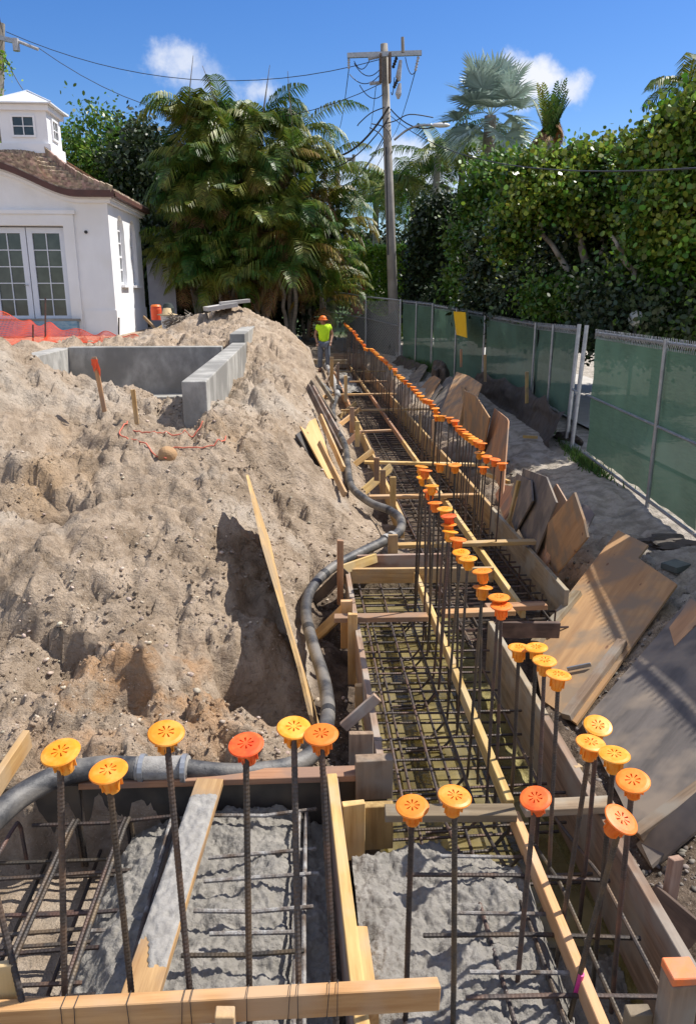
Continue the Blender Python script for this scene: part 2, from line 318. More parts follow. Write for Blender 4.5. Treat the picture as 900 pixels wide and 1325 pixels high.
def height(x,y,fine=True):
    x=np.atleast_1d(np.asarray(x,float)); y=np.atleast_1d(np.asarray(y,float)); sh=x.shape; X=x.ravel(); Y=y.ravel(); z=np.empty_like(X)
    for i in range(0,len(X),40000):
        s=slice(i,i+40000); D=np.sqrt((X[s,None]-CPA[None,:,0])**2+(Y[s,None]-CPA[None,:,1])**2+.04); z[s]=-D@_w[:_n]+_w[_n]
    far=ss(45,80,np.hypot(X,Y)); z=z*(1-far)+.4*far
    # roughness of dug soil: strongest on the mound and banks, slight on the strip by the fence
    strip=ss(3.0,3.5,X)*(1-ss(60,80,Y)); site=(1-strip)*(1-ss(28,34,Y))
    gap=(ss(-.35,0.05,X)*(1-ss(2.2,2.8,X)))
    amp=.1+.9*site*(1-.55*gap)+.28*strip*ss(2.9,3.2,X)*(1-ss(3.7,4.1,X))*(1-ss(20,28,Y))
    wx=(fbm(X*1.3,Y*1.3,3,5)-.5)*.5; wy=(fbm(X*1.3,Y*1.3,3,9)-.5)*.5
    rid=1-np.abs(fbm(X*1.1+wx*2,Y*.9+wy*2,4,21)-.5)*2
    r2=1-np.abs(fbm(X*3.3+wx*5,Y*2.6+wy*5,3,27)-.5)*2; soft=1-ss(14,30,Y)*.5
    z+=amp*((fbm(X*.9,Y*.9,3,1)-.5)*.28+(fbm(X*3+wx*4,Y*3+wy*4,6,3,.60)-.5)*.25*soft-(np.clip(rid-.84,0,1)**.8)*.50*(.4+ss(.45,.6,fbm(X*.8,Y*.8,2,61)))-np.clip(r2-.9,0,1)*.35)
    st=fbm(X*1.7,Y*1.7,3,77)*9; z+=amp*.03*(np.clip((st-np.floor(st))*3,0,1)-.5)*soft
    if fine:
        mask=ss(.42,.62,fbm(X*1.6,Y*1.6,3,33))
        nr=1-ss(12,26,Y)
        z+=amp*nr*(clods(X*9+wx*6,Y*9,2)*.045*mask+clods(X*19,Y*19+wy*5,4)*.024*(.3+.7*mask)+clods(X*4.3,Y*4.3,8)*.06*ss(.5,.65,fbm(X*1.1,Y*1.1,2,44)))
        z+=(fbm(X*14,Y*14,3,7,.7)-.5)*.045*(.35+.65*amp)*nr
    z+=amp*ss(7.,8.5,Y)*(1-ss(15,24,Y))*(1-ss(.3,.7,X))*ss(-2.2,-1.,X)*((fbm(X*3.1+3,Y*2.2,6,88,.66)-.5)*.34+clods(X*6,Y*5,12)*.05)
    # undercut block beside the leaning sheet and hollows on the face
    b1=P(335,872,-.1); z+=gauss(X,Y,b1.x,b1.y,.22,.10,-.28,.25)
    b1=P(318,838,.0); z+=gauss(X,Y,b1.x,b1.y,.30,.12,.12,.25)
    for px,py,zz,rx,ry,a in [(75,655,.7,.35,.09,-.28),(60,880,.1,.10,.14,-.3),(115,850,.1,.12,.06,-.24),(165,905,.05,.13,.10,-.24),(190,885,.05,.08,.06,.12),(30,840,.1,.3,.07,-.22),(320,690,.62,.09,.13,-.22),(322,730,.45,.13,.13,-.24),(338,785,.3,.11,.11,-.13),(90,720,.5,.08,.25,-.12),(180,870,.1,.25,.1,.12),(400,770,.1,.12,.1,-.15),(300,560,.9,.3,.1,-.12),(130,930,.0,.10,.12,-.13),(210,800,.3,.5,.07,-.08)]:
        p=P(px,py,zz); z+=gauss(X,Y,p.x,p.y,rx,ry,a,.3)
 
    for pa,pb,py,zz,dr,rec in [(272,366,856,.02,.22,.5),(-20,112,655,.62,.17,.8),(52,125,835,.14,.24,.55),(138,200,888,.05,.11,.4),(200,262,925,-.02,.10,.3),(95,240,762,.4,.08,.5),(385,445,742,.12,.16,.45),(150,265,690,.62,.06,.4),(330,430,600,.75,.12,.7),(20,150,560,1.0,.07,.6)]:
        a_=P(pa,py,zz);b_=P(pb,py,zz); wob=(fbm(X*4+zz*9,Y*0+dr*30,4,int(py))-.5)*.34; y0=(a_.y+b_.y)/2+wob
        win=ss(a_.x-.12,a_.x+.12,X)*(1-ss(b_.x-.10,b_.x+.06,X)); z-=dr*win*(1-ss(y0-.045,y0+.01,Y))*ss(y0-rec,y0-rec*.35,Y)
    k=1-ss(.0,.25,np.hypot(X-P(330,890,-.1).x,(Y-P(330,890,-.1).y)*1.5)); z-=.10*k
    # trench floors inside the forms and the trough the far end stands in
    def rect(x0,x1,y0,y1,e=.03): return ss(x0-e,x0,X)*(1-ss(x1,x1+e,X))*ss(y0-e,y0,Y)*(1-ss(y1,y1+e,Y))
    rg=(fbm(X*8,Y*8,3,50)-.5)*.05
    for (a,b,c,d,f) in [(.42,1.4,1.0,6.3,-.56),(.42,1.12,6.2,7.05,-.56),(.21,.5,1.0,3.36,-.56),(1.16,2.2,5.5,27.,-.55),(-3.0,.06,1.0,3.36,-.42)]:
        k=rect(a,b,c,d); z=z*(1-k)+(f+rg)*k
    # hold the soil below the tops of the forms along their outer faces
    k=ss(.05,.15,X)*(1-ss(.42,.44,X))*ss(3.45,3.6,Y)*(1-ss(6.3,6.6,Y)); z=np.where(k>0,np.minimum(z,-.2-.12*k+rg),z)
    e0=.42-.15*ss(8,11,Y); k=ss(e0,e0+.35,X)*(1-ss(1.14,1.16,X))*ss(6.4,6.7,Y)*(1-ss(26,27,Y)); z=z*(1-k)+np.minimum(z,-.06-.18*ss(.75,.95,X)+rg)*k
    k=ss(1.4,1.42,X)*(1-ss(1.7,2.1,X))*(1-ss(5.2,5.4,Y)); z=z*(1-k)+np.minimum(z,-.36+rg)*k
    k=ss(2.2,2.22,X)*(1-ss(2.4,2.7,X))*(1-ss(26,27,Y))*ss(5.2,5.4,Y); z=z*(1-k)+np.minimum(z,-.3+rg)*k
    for A3,quad_ in PLANES:
        n3=(A3[1]-A3[0]).cross(A3[2]-A3[0]); zp=A3[0].z-(n3.x*(X-A3[0].x)+n3.y*(Y-A3[0].y))/n3.z
        k=np.ones_like(X); q4=quad_
        for i in range(len(q4)):
            a_,b_=q4[i],q4[(i+1)%len(q4)]; ex,ey=b_[0]-a_[0],b_[1]-a_[1]; l_=math.hypot(ex,ey); dd=((X-a_[0])*ey-(Y-a_[1])*ex)/l_
            k=k*(1-ss(.0,.10,dd*SGN(q4)))
        z=z*(1-k)+np.minimum(z,zp-.05)*k
    # pit inside the cured concrete walls and level ground under the house
    k=rect(-3.75,-1.3,9.2,13.1,.05); z=z*(1-k)+np.minimum(z,.42+rg)*k
    k=rect(-13,-4.6,18.,28,1.); z=z*(1-k)+(1.22+rg*.5)*k
    k=ss(4.9,5.2,X)*(1-ss(40,60,Y)); z=z*(1-k*.9)
    return z.reshape(sh)
def hz(x,y,fine=True): return float(height(np.array([x]),np.array([y]),fine)[0])
def grid_axis(segs):
    out=[]
    for a,b,n in segs: out+=list(np.linspace(a,b,n,endpoint=False))
    out.append(segs[-1][1]); return np.array(out)
gx=grid_axis([(-400,-60,12),(-60,-14,24),(-14,-4.6,80),(-4.6,-2.4,80),(-2.4,2.6,215),(2.6,5.4,80),(5.4,14,40),(14,60,24),(60,400,12)])
gy=list(np.linspace(-60,-6,12,endpoint=False))+list(np.linspace(-6,1.4,30,endpoint=False)); yy=1.4
while yy<45: gy.append(yy); yy+=max(.018,.0066*yy)
while yy<900: gy.append(yy); yy*=1.12
gy=np.array(gy+[900.])
GX,GY=np.meshgrid(gx,gy); GZ=height(GX,GY)
nx,ny=len(gx),len(gy)
# tiny sideways push so faces of clods overhang
near=(1-ss(8,16,GY))*ss(1.4,2,GY)*(1-ss(2.9,3.3,GX))*(1-((GX>.0)&(GX<2.3)))
GX2=GX+(fbm(GX*11,GY*11,3,70)-.5)*.05*near; GY2=GY+(fbm(GX*11,GY*11,3,71)-.5)*.06*near
idx=(np.arange(ny-1)[:,None]*nx+np.arange(nx-1)[None,:]).ravel()
faces=np.stack([idx,idx+1,idx+nx+1,idx+nx],1)
def ground_mat():
    m=bpy.data.materials.new('sandy_fill_soil'); m.use_nodes=True; nt=m.node_tree; N=nt.nodes; L=nt.links; b=N['Principled BSDF']; b.inputs['Roughness'].default_value=.95; b.inputs['Specular IOR Level'].default_value=.2
    tc=N.new('ShaderNodeTexCoord')
    def noise(s,d=6,r=.6,off=(0,0,0),dist=0):
        mp=N.new('ShaderNodeMapping'); mp.inputs['Location'].default_value=off; mp.inputs['Scale'].default_value=(s,s,s); L.new(tc.outputs['Object'],mp.inputs[0])
        n=N.new('ShaderNodeTexNoise'); n.inputs['Scale'].default_value=1; n.inputs['Detail'].default_value=d; n.inputs['Roughness'].default_value=r; n.inputs['Distortion'].default_value=dist; L.new(mp.outputs[0],n.inputs['Vector']); return n.outputs['Fac']
    def ramp(f,a,b_,ca,cb):
        r=N.new('ShaderNodeValToRGB'); e=r.color_ramp.elements; e[0].position=a; e[1].position=b_; e[0].color=(*ca,1); e[1].color=(*cb,1); L.new(f,r.inputs[0]); return r.outputs[0]
    def mix(f,a,b_,mode='MIX'):
        x=N.new('ShaderNodeMix'); x.data_type='RGBA'; x.blend_type=mode
        for sock,i in((f,0),(a,6),(b_,7)):
            if hasattr(sock,'links') or hasattr(sock,'is_output'): L.new(sock,x.inputs[i])
            else: x.inputs[i].default_value=sock if i==0 else (*sock,1)
        return x.outputs[2]
    base=ramp(noise(3.4,10,.75,dist=.8),.36,.64,(.25,.185,.125),(.49,.385,.285))
    c=mix(ramp(noise(.9,5,.6,(5,3,1)),.54,.66,(0,0,0),(1,1,1)),base,(.46,.385,.305))         # greyer drier crust
    c=mix(ramp(noise(.75,4,.55,(11,7,3)),.62,.74,(0,0,0),(.45,.45,.45)),c,(.44,.28,.14))        # iron-stained patches
    # position driven areas: rich orange streak low on the face, fence shade put into a greyer soil strip, dark bottom
    sx=N.new('ShaderNodeSeparateXYZ'); L.new(tc.outputs['Object'],sx.inputs[0])
    def mr(s,a,b_):
        q=N.new('ShaderNodeMapRange'); q.interpolation_type='SMOOTHSTEP'; q.inputs[1].default_value=a; q.inputs[2].default_value=b_; L.new(s,q.inputs[0]); return q.outputs[0]
    def mul(a,b_):
        q=N.new('ShaderNodeMath'); q.operation='MULTIPLY'; L.new(a,q.inputs[0]); L.new(b_,q.inputs[1]); return q.outputs[0]
    ds=N.new('ShaderNodeVectorMath'); ds.operation='DISTANCE'; L.new(tc.outputs['Object'],ds.inputs[0]); p=P(200,905,0.05); ds.inputs[1].default_value=(p.x,p.y,.05)
    c=mix(mul(mr(ds.outputs['Value'],.95,.2),ramp(noise(3,4,.6,(2,2,2)),.42,.60,(0,0,0),(.6,.6,.6))),c,(.50,.25,.09))
    strip=mr(sx.outputs['X'],2.75,3.15)
    gcol=ramp(noise(5,6,.6),.4,.6,(.30,.265,.215),(.50,.44,.37))
    c=mix(strip,c,gcol)
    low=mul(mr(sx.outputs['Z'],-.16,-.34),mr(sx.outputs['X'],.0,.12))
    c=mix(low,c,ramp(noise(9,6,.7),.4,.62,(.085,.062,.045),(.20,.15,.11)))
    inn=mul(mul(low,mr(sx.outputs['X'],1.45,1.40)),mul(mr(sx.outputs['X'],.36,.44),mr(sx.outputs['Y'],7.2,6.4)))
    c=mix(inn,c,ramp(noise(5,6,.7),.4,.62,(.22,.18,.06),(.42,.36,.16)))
    vo=N.new('ShaderNodeTexVoronoi'); vo.inputs['Scale'].default_value=55; L.new(tc.outputs['Object'],vo.inputs['Vector'])
    peb=mul(ramp(vo.outputs['Distance'],.10,.22,(1,1,1),(0,0,0)),ramp(noise(1.9,4,.6,(9,1,4)),.46,.6,(0,0,0),(.8,.8,.8)))
    c=mix(peb,c,(.60,.54,.46))
    far=mul(mr(sx.outputs['Y'],29,33),strip); c=mix(mr(sx.outputs['Y'],30,36),c,(.06,.10,.03))
    L.new(c,b.inputs['Base Color'])
    b1=N.new('ShaderNodeBump'); b1.inputs['Strength'].default_value=1.; b1.inputs['Distance'].default_value=.022; L.new(noise(38,7,.72),b1.inputs['Height'])
    b2=N.new('ShaderNodeBump'); b2.inputs['Strength'].default_value=.9; b2.inputs['Distance'].default_value=.06; L.new(noise(11,6,.65),b2.inputs['Height']); L.new(b1.outputs[0],b2.inputs['Normal'])
    L.new(b2.outputs[0],b.inputs['Normal']); return m
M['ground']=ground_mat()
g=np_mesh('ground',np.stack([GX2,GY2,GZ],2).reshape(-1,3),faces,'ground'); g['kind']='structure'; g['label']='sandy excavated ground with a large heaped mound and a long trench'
# pale pavement beyond the fence
mb=MB(); mb.add([(4.95,-6,.03),(7.4,-6,.03),(8.2,20,.05),(7.2,34,.45),(5.0,34,.45),(5.5,20,.05),(5.2,14,.03)],[(0,1,2,5,6),(5,2,3,4)]); 
o=mb.build('pavement','road'); o.location.z+=.02; o['kind']='structure'
# loose stones: one mass nobody could count
def stones(name,n,area,smin,smax,m,zoff=0,keep=None):
    ico=np.array([(0,0,1),(.9,0,.4),(.28,.85,.4),(-.72,.53,.4),(-.72,-.53,.4),(.28,-.85,.4),(.72,.53,-.4),(-.28,.85,-.4),(-.9,0,-.4),(-.28,-.85,-.4),(.72,-.53,-.4),(0,0,-1)])
    fc=np.array([(0,1,2),(0,2,3),(0,3,4),(0,4,5),(0,5,1),(1,6,2),(2,7,3),(3,8,4),(4,9,5),(5,10,1),(2,6,7),(3,7,8),(4,8,9),(5,9,10),(1,10,6),(11,7,6),(11,8,7),(11,9,8),(11,10,9),(11,6,10)])
    x0,x1,y0,y1=area; u=NR.random(n); ys=1/(1/y0+(1/y1-1/y0)*u) if y0>0 else y0+(y1-y0)*u; xs=NR.uniform(x0,x1,n)
    k=fbm(xs*1.4,ys*1.4,3,91)>NR.uniform(.3,.62,n)
    if keep is not None: k&=keep(xs,ys)
    xs=xs[k]; ys=ys[k]; n=len(xs); zs=height(xs,ys)
    s=smin*(smax/smin)**(NR.random(n)**2.6); sc=s[:,None]*NR.uniform(.55,1.25,(n,3)); sc[:,2]*=.7
    v=ico[None]*(1+NR.uniform(-.22,.22,(n,12,1)))*sc[:,None,:]; a=NR.uniform(0,6.28,n); c,si=np.cos(a)[:,None],np.sin(a)[:,None]
    vx=v[...,0]*c-v[...,1]*si; vy=v[...,0]*si+v[...,1]*c; vz=v[...,2]+vx*NR.uniform(-.4,.4,(n,1))
    V3=np.stack([vx+xs[:,None],vy+ys[:,None],vz+(zs+s*.15+zoff)[:,None]],2).reshape(-1,3)
    f=(fc[None]+(np.arange(n)*12)[:,None,None]).reshape(-1,3)
    o=np_mesh(name,V3,f,m); tag(o,kind='stuff'); return o
def outside(x,y): return ~(((x>.3)&(x<1.5)&(y<6.5))|((x>1.05)&(x<2.3)&(y>5.3))|((x>-3)&(x<.12)&(y<3.5))|((x>-3.9)&(x<-1.2)&(y>9)&(y<13.4)))
o=stones('loose_stones',13000,(-5.5,.9,3.5,24),.003,.024,'rock',keep=outside); o['label']='pale shell and limestone fragments scattered over the soil mound'
o=stones('gravel',6000,(1.42,3.3,1.8,20),.006,.03,'gravel',keep=outside); o['label']='dark gravel between the right form boards and the leaning plywood'
o=stones('soil_crumbs',42000,(-5.5,1.0,3.5,22),.004,.022,'ground',keep=outside); o['label']='crumbs and small clods of sandy soil lying on the mound'
# water in the near trench
mb=MB(); mb.add([(.43,2.7,-.47),(1.39,2.7,-.47),(1.13,6.95,-.47),(.43,6.95,-.47)],[(0,1,2,3)]); o=mb.build('water','water'); tag(o,'murky yellow-green water in the bottom of the near trench',kind='structure')
# wet concrete
def concrete(name,x0,x1,y0,y1,z,label,edge,n=(120,200),seed=1,low=None):
    xs=np.linspace(x0,x1,n[0]); ys=np.linspace(y0,y1,n[1]); X,Y=np.meshgrid(xs,ys)
    Z=z+(fbm(X*5,Y*5,4,seed)-.5)*.12+(fbm(X*14,Y*14,5,seed+3,.7)-.5)*.075+clods(X*24,Y*24,seed)*.010*ss(.42,.6,fbm(X*3,Y*3,2,seed+9))+clods(X*52,Y*52,seed+1)*.007
    Z+=edge(X,Y); Z=np.maximum(Z,-.62)
    i=(np.arange(n[1]-1)[:,None]*n[0]+np.arange(n[0]-1)[None,:]).ravel(); f=np.stack([i,i+1,i+n[0]+1,i+n[0]],1)
    o=np_mesh(name,np.stack([X,Y,Z],2).reshape(-1,3),f,'wet',smooth=False); tag(o,label,kind='stuff'); return o
concretes=1
M['wet']=mat('wet_concrete',(.32,.295,.26),(.20,.185,.16),.62,(12,12,12),bump=1.,bscale=80,c3=(.25,.23,.20),s3=6,bdist=.012,spec=.45)
concrete('wet_concrete',-1.25,.085,1.0,3.35,-.17,'lumpy fresh grey concrete placed in the left foreground form',lambda X,Y: -.45*ss(.70,1.22,-X+.15*(fbm(Y*3,X*3,2,5)-.5))-.10*ss(-.12,.02,X),(190,330),2)
concrete('wet_concrete',.205,1.395,1.0,3.3,-.125,'lumpy fresh grey concrete placed in the right foreground form',lambda X,Y: -.55*ss(2.84,3.28,Y+.3*(fbm(X*3,Y*3,2,8)-.5)-.2*(.9-X))-.42*ss(.92,1.12,X+.12*(fbm(Y*4,X*2,2,5)-.5)),(170,330),6)
concrete('wet_concrete',1.18,1.70,20.5,26.6,-.20,'pale fresh concrete placed at the far end of the trench near the worker',lambda X,Y:0*X,(24,120),9)
# ------------------------------------------------------------------ formwork
G_FORM='form boards lining the trench'; G_SPR='lumber spreaders across the trench'; G_STK='stakes along the left form'; G_BR='braces against the left form'
def fb(a,b,w,t,m,label,cat='form board',group=G_FORM,name='form_board'): return board(name,a,b,w,t,m,label,cat,group)
# near section
fb((.40,3.45,-.16),(.40,6.36,-.16),.32,.04,'grey','weathered form board on the left side of the near trench, beside the bent hose')
fb((1.42,1.0,-.24),(1.42,3.9,-.24),.46,.045,'grey','thick grey form board on the right of the near trench, nearest the camera')
fb((1.425,3.92,-.225),(1.425,5.25,-.225),.43,.04,'grey','grey form board on the right of the near trench, opposite the big tan plywood')
fb((1.0,1.0,-.045),(1.0,3.05,-.045),.088,.038,'yellow','pale centre board down the near trench, in front of the near spreader','centre board')
fb((1.0,3.13,-.045),(1.0,4.55,-.045),.088,.038,'yellow','pale centre board over the murky water, just beyond the near spreader','centre board')
fb((1.01,4.56,-.045),(1.01,6.30,-.045),.088,.038,'wood','centre board at the far end of the near trench, reaching the cross boards','centre board')
fb((.36,6.38,-.05),(1.72,6.33,-.05),.14,.038,'wood','tan cross board closing the far end of the near trench')
fb((.50,6.60,.0),(1.30,6.60,.0),.13,.038,'grey','dark cross board standing just behind the tan cross board')
fb((1.45,5.38,-.14),(2.0,5.33,-.14),.13,.04,'dark','dark cross plank at the near end of the far trench')
# far section
for (y0,y1,lab) in [(5.45,8.6,'nearest length of the far centre board'),(8.62,12.6,'second length of the far centre board, beside the fresh plywood on the bank'),(12.62,19,'third length of the far centre board, narrow with distance'),(19.02,27,'farthest length of the far centre board, below the small caps')]:
    fb((1.74,y0,-.045),(1.74,y1,-.045),.088,.04,'yellow' if y0<9 else 'wood',lab,'centre board')
for (y0,y1,z,lab) in [(5.82,8.4,-.19,'right form board of the far trench beside the leaning grey and tan sheets'),(8.42,12.2,-.18,'right form board of the far trench, second from its near end'),(12.22,18,-.18,'right form board of the far trench, third from its near end'),(18.02,27,-.18,'farthest right form board of the far trench')]:
    fb((2.22,y0,z),(2.22,y1,z),.36,.04,'wood' if y0>8 else 'grey',lab)
for (y0,y1,lab) in [(8.0,11.2,'left form board of the far trench beside the hose bend'),(11.22,15.5,'left form board of the far trench among the triangular braces'),(15.52,26.8,'farthest left form board of the far trench')]:
    fb((1.12,y0,-.15),(1.12,y1,-.15),.30,.038,'wood' if y0>12 else 'yellow',lab)
fb((.7,27.,.1),(2.3,27.,.1),.5,.05,'grey','weathered end board closing the far end of the trench','form board')
fb((.2,25.6,.18),(1.6,25.6,.18),.14,.1,'grey','timber lying across the far end behind the worker','timber')
# left foreground box
fb((-3.2,3.40,-.17),(-1.15,3.40,-.17),.34,.04,'plyd','dark form board of the foreground box behind the thick hose end')
fb((-1.14,3.40,-.155),(.42,3.38,-.155),.31,.04,'plyd','dark mortar-splashed form board behind the row of five caps')
fb((-1.14,3.385,.02),(.43,3.362,.02),.036,.09,'wood','splattered top rail along the dark form board','timber rail','form boards lining the trench')
pa_=V(-.485,3.34,.024); pb_=V(-.62,1.84,.024); pk=empty('plank',tuple(pb_),'plank half coated in wet concrete lying across the foreground box','plank')
board('plank_body',pa_,pb_,.036,.135,'wood',parent=pk)
n1_,n2_=90,16; us=np.linspace(.10,.80,n1_); vs_=np.linspace(-.066,.066,n2_); U_,V_2=np.meshgrid(us,vs_)
edge=np.clip((.40+.38*fbm(V_2*14+3,V_2*0,2,3)-(U_-.1)),0,1); Xc=pa_.x+(pb_.x-pa_.x)*U_+V_2; Yc=pa_.y+(pb_.y-pa_.y)*U_
th_=np.where(edge>0,.004+.016*np.minimum(1,edge*9)*fbm(Xc*25,Yc*25,3,8)+.010*clods(Xc*45,Yc*45,3),-.004)*np.where(np.abs(V_2)>.062,.3,1)
i_=(np.arange(n2_-1)[:,None]*n1_+np.arange(n1_-1)[None,:]).ravel(); np_mesh('concrete_crust',np.stack([Xc,Yc,.042+th_],2).reshape(-1,3),np.stack([i_,i_+n1_,i_+n1_+1,i_+1],1),'splat',pk)
fb((.135,3.33,-.17),(.185,1.2,-.17),.40,.05,'grey','plywood divider between the two wet concrete pours')
fb((.128,3.30,.052),(.172,1.9,.052),.036,.05,'yellow','pale rail on top of the divider between the two pours','timber rail')
T=board('timber_block',(.225,3.12,-.29),(.225,3.12,.03),.11,.04,'yellow','short bright yellow block standing on the right of the divider','timber block',up=(1,.1,0))
board('timber_block',(.33,3.17,-.27),(.33,3.17,-.02),.19,.05,'wood','square plywood block screwed beside the yellow block over the grey pour','timber block',up=(1,0,0))
board('timber_block',(.345,3.34,-.1),(.345,3.34,.13),.19,.07,'grey','grey splashed block on the corner above the square plywood block','timber block',up=(1,0,0))
board('timber_block',(.205,2.42,-.18),(.215,2.05,-.18),.34,.05,'yellow','yellow plywood scab fixed low on the divider near the front beam','timber block')
fb(tuple(PY(-120,1316,1.79)+V(0,0,-.02)),tuple(PY(567,1279,1.80)+V(0,0,-.02)),.092,.042,'yellow','long pale lumber beam lying across the very front, rebar wired to it','beam','timber across the foreground')
# tie wires on the beam
tw=[83,100,167,238,248,320,375,385,425,436]
for i,px in enumerate(tw):
    c=PY(px,1316+(1279-1316)*(px+120)/687.,1.79)+V(0,0,-.02); h=.0485; d=.0225; dx=R.uniform(-.008,.008)
    mb=MB(); mb.tube([(c.x,c.y-d,c.z+h),(c.x+dx,c.y-d-.001,c.z-h),(c.x+dx,c.y+d,c.z-h),(c.x+.004,c.y+d+.012,c.z+.02),(c.x+.004,c.y+d,c.z+h),(c.x,c.y-d,c.z+h)],.0013,5)
    tag(mb.build('tie_wire','blk'),'dark tie wire looped round the front lumber beam','tie wire','tie wires on the front beam')
board('timber_stake',tuple(PY(291,1330,1.72)+V(0,0,-.3)),tuple(PY(291,1309,1.72)),.055,.04,'wood','short stake top standing in front of the front beam','stake',up=(1,0,0))
board('timber_stake',tuple(PY(8,1325,1.76)+V(0,0,-.45)),tuple(PY(8,1246,1.86)),.055,.03,'yellow','pale upright board at the bottom left corner beside the beam','stake',up=(1,0,0))
p=PY(881,1252,1.72); tp=empty('timber_post',(p.x,p.y,p.z-.75),'wooden post with an orange painted top at the bottom right corner','post')
board('post_shaft',(p.x,p.y,p.z-.75),(p.x,p.y,p.z-.03),.085,.075,'grey',parent=tp,up=(1,0,0))
board('painted_top',(p.x,p.y,p.z-.0305),(p.x,p.y,p.z),.087,.077,'orpaint',parent=tp,up=(1,0,0))
p=PY(826,1306,1.75); board('timber_stake',(p.x,p.y,p.z-.7),(p.x,p.y,p.z),.075,.04,'dark','dark wet stake top beside the orange painted post','stake',up=(1,0,0))
# spreaders across the trench  (left px, y) -> (right px, y)
def spread(l,r,z,w,t,m,lab,flat=True,grp=G_SPR):
    a=P(*l,z); b=P(*r,z); b=V(b.x,a.y*.4+b.y*.6,b.z); board('spreader',a,b,t if flat else w,w if flat else t,m,lab,'spreader',grp)
spread((498,1052),(668,1056),.02,.088,.04,'grey','grey spreader under the amber cap and orange cap, left half over the near pour')
spread((676,1046),(792,1040),.03,.085,.04,'grey','grey spreader stub from the centre board to the right form beside the red-orange cap')
spread((432,800),(553,799),.03,.088,.04,'wood','tan spreader on the left of the near trench, by the tall stake')
spread((572,794),(664,790),.04,.088,.04,'yellow','pale spreader on the right of the near trench, in front of the jog')
spread((628,786),(705,783),.02,.088,.04,'wood','tan spreader lying on the grey cross plank at the jog')
for l,r,lab in [((514,706),(692,700),'pale spreader across the far trench, nearest the jog'),((477,643),(620,641),'spreader across the far trench, second from the jog, beside the hose'),((471,598),(640,606),'spreader across the far trench, third from the jog'),
  ((458,559),(505,556),'spreader short of the centre board by the triangular brace'),((441,531),(560,529),'spreader across the far trench by the crossed braces'),((425,511),(512,509),'spreader under the fourth bay of the far trench'),((452,494),(500,493),'thin distant spreader beyond the hose junction'),((436,481),(500,480),'farthest thin spreader near the worker')]:
    spread(l,r,.045,.088,.038,'yellow' if l[1]>520 else 'wood',lab)
# stakes and braces left of the forms: (bottom px), (top px), z bottom
def stake(px,pt,pb,Y,m,lab,w=.07,t=.035,lean=0):
    top=PY(px,pt,Y); bot=PY(px+lean,pb,Y); d=(bot-top); bot=top+d
    board('stake',V(bot.x,Y,min(bot.z,top.z-.05)),top,w,t,m,lab,'stake',G_STK,up=(1,0,0))
stake(440,699,782,6.15,'wood','slender stake at the left end of the tan cross board',w=.055)
stake(508,692,728,6.75,'wood','stout short stake behind the cross boards, in front of the hose',w=.09)
stake(456,794,895,5.15,'wood','tall tan stake on the left of the near trench, in front of the spreader',w=.07)
stake(448,777,838,5.4,'yellow','yellow stake behind the tall tan stake at the left spreader end',w=.09)
stake(464,886,916,4.45,'wood','small stake in the gap above the rough offcut',w=.05)
stake(467,948,1000,3.56,'grey','wide grey stake standing behind the splattered rail',w=.13)
stake(487,955,995,3.7,'grey','narrow grey stake touching the near left form end',w=.06)
stake(487,592,622,9.6,'wood','stake at the third bay of the far left form')
stake(495,608,640,9.0,'wood','stake in the brace beside the hose curve')
stake(508,617,660,8.5,'yellow','tall yellow stake at the hose bend')
stake(455,527,560,12.2,'wood','stake with crossed braces at the fifth bay')
stake(462,545,578,11.6,'wood','stake of the triangular brace at the fourth bay')
stake(429,462,500,18.5,'wood','stake by the hose junction near the worker',w=.09)
stake(447,486,520,16.2,'wood','slim distant stake beyond the crossed braces')
stake(437,470,505,19.5,'grey','grey distant stake behind the hose junction')
def brace(p0,z0,p1,z1,m,lab,w=.085,t=.038,up=(0,.3,1),grp=G_BR): board('brace',P(*p0,z0),P(*p1,z1),w,t,m,lab,'brace',grp,up=up)
brace((406,777),-.25,(447,737),.03,'dark','dark brace rising from the hose to the slender stake')
brace((411,822),-.28,(450,784),.05,'wood','tan brace rising to the yellow stake')
brace((443,737),.03,(486,722),.05,'yellow','pale brace lying flat behind the cross boards')
brace((444,941),-.05,(488,902),.12,'grey','rough offcut leaning over the near left form, its sawn end pale',w=.06,t=.05)
brace((455,604),-.15,(482,583),.05,'yellow','brace at the third bay of the far left form')
brace((468,638),-.15,(506,604),.12,'wood','long brace crossing the stake beside the hose curve',w=.11)
brace((439,550),-.1,(466,529),.1,'yellow','front brace of the crossed pair at the fifth bay',w=.09)
brace((438,540),-.1,(460,522),.1,'wood','rear brace of the crossed pair at the fifth bay',w=.09)
brace((448,575),-.12,(465,558),.08,'wood','triangular brace at the fourth bay')
brace((407,520),0,(431,508),.05,'wood','low brace by the hose junction',w=.08)
brace((418,498),0,(438,470),.25,'grey','leaning brace at the distant hose junction',w=.08)
# right-hand stakes between form and sheets
def rstake(pt,pb,z0,m,lab,w=.06):
    b=P(*pb,z0); t=PY(pt[0],pt[1],b.y+.03); board('stake',b,t,w,.036,m,lab,'stake','stakes behind the right form',up=(1,.3,0))
rstake((714,675),(704,742),-.2,'wood','dark stake before the pointed tan sheet',.055)
rstake((730,682),(718,745),-.2,'wood','second stake leaning on the pointed tan sheet',.05)
rstake((671,643),(661,684),-.2,'yellow','round-topped yellow stake in front of the grey sheet')
rstake((660,672),(669,640),-.1,'yellow','yellow stake leaning left beside the grey sheet')if False else None
rstake((671,622),(658,678),-.15,'yellow','leaning yellow stake at the edge of the grey sheet',.05)
rstake((601,521),(594,560),-.1,'wood','stake standing before the two large brown sheets',.06)
rstake((606,532),(596,562),-.1,'wood','shorter stake standing before the two large brown sheets',.05)
rstake((638,565),(630,595),-.1,'wood','stake before the square topped sheet',.06)
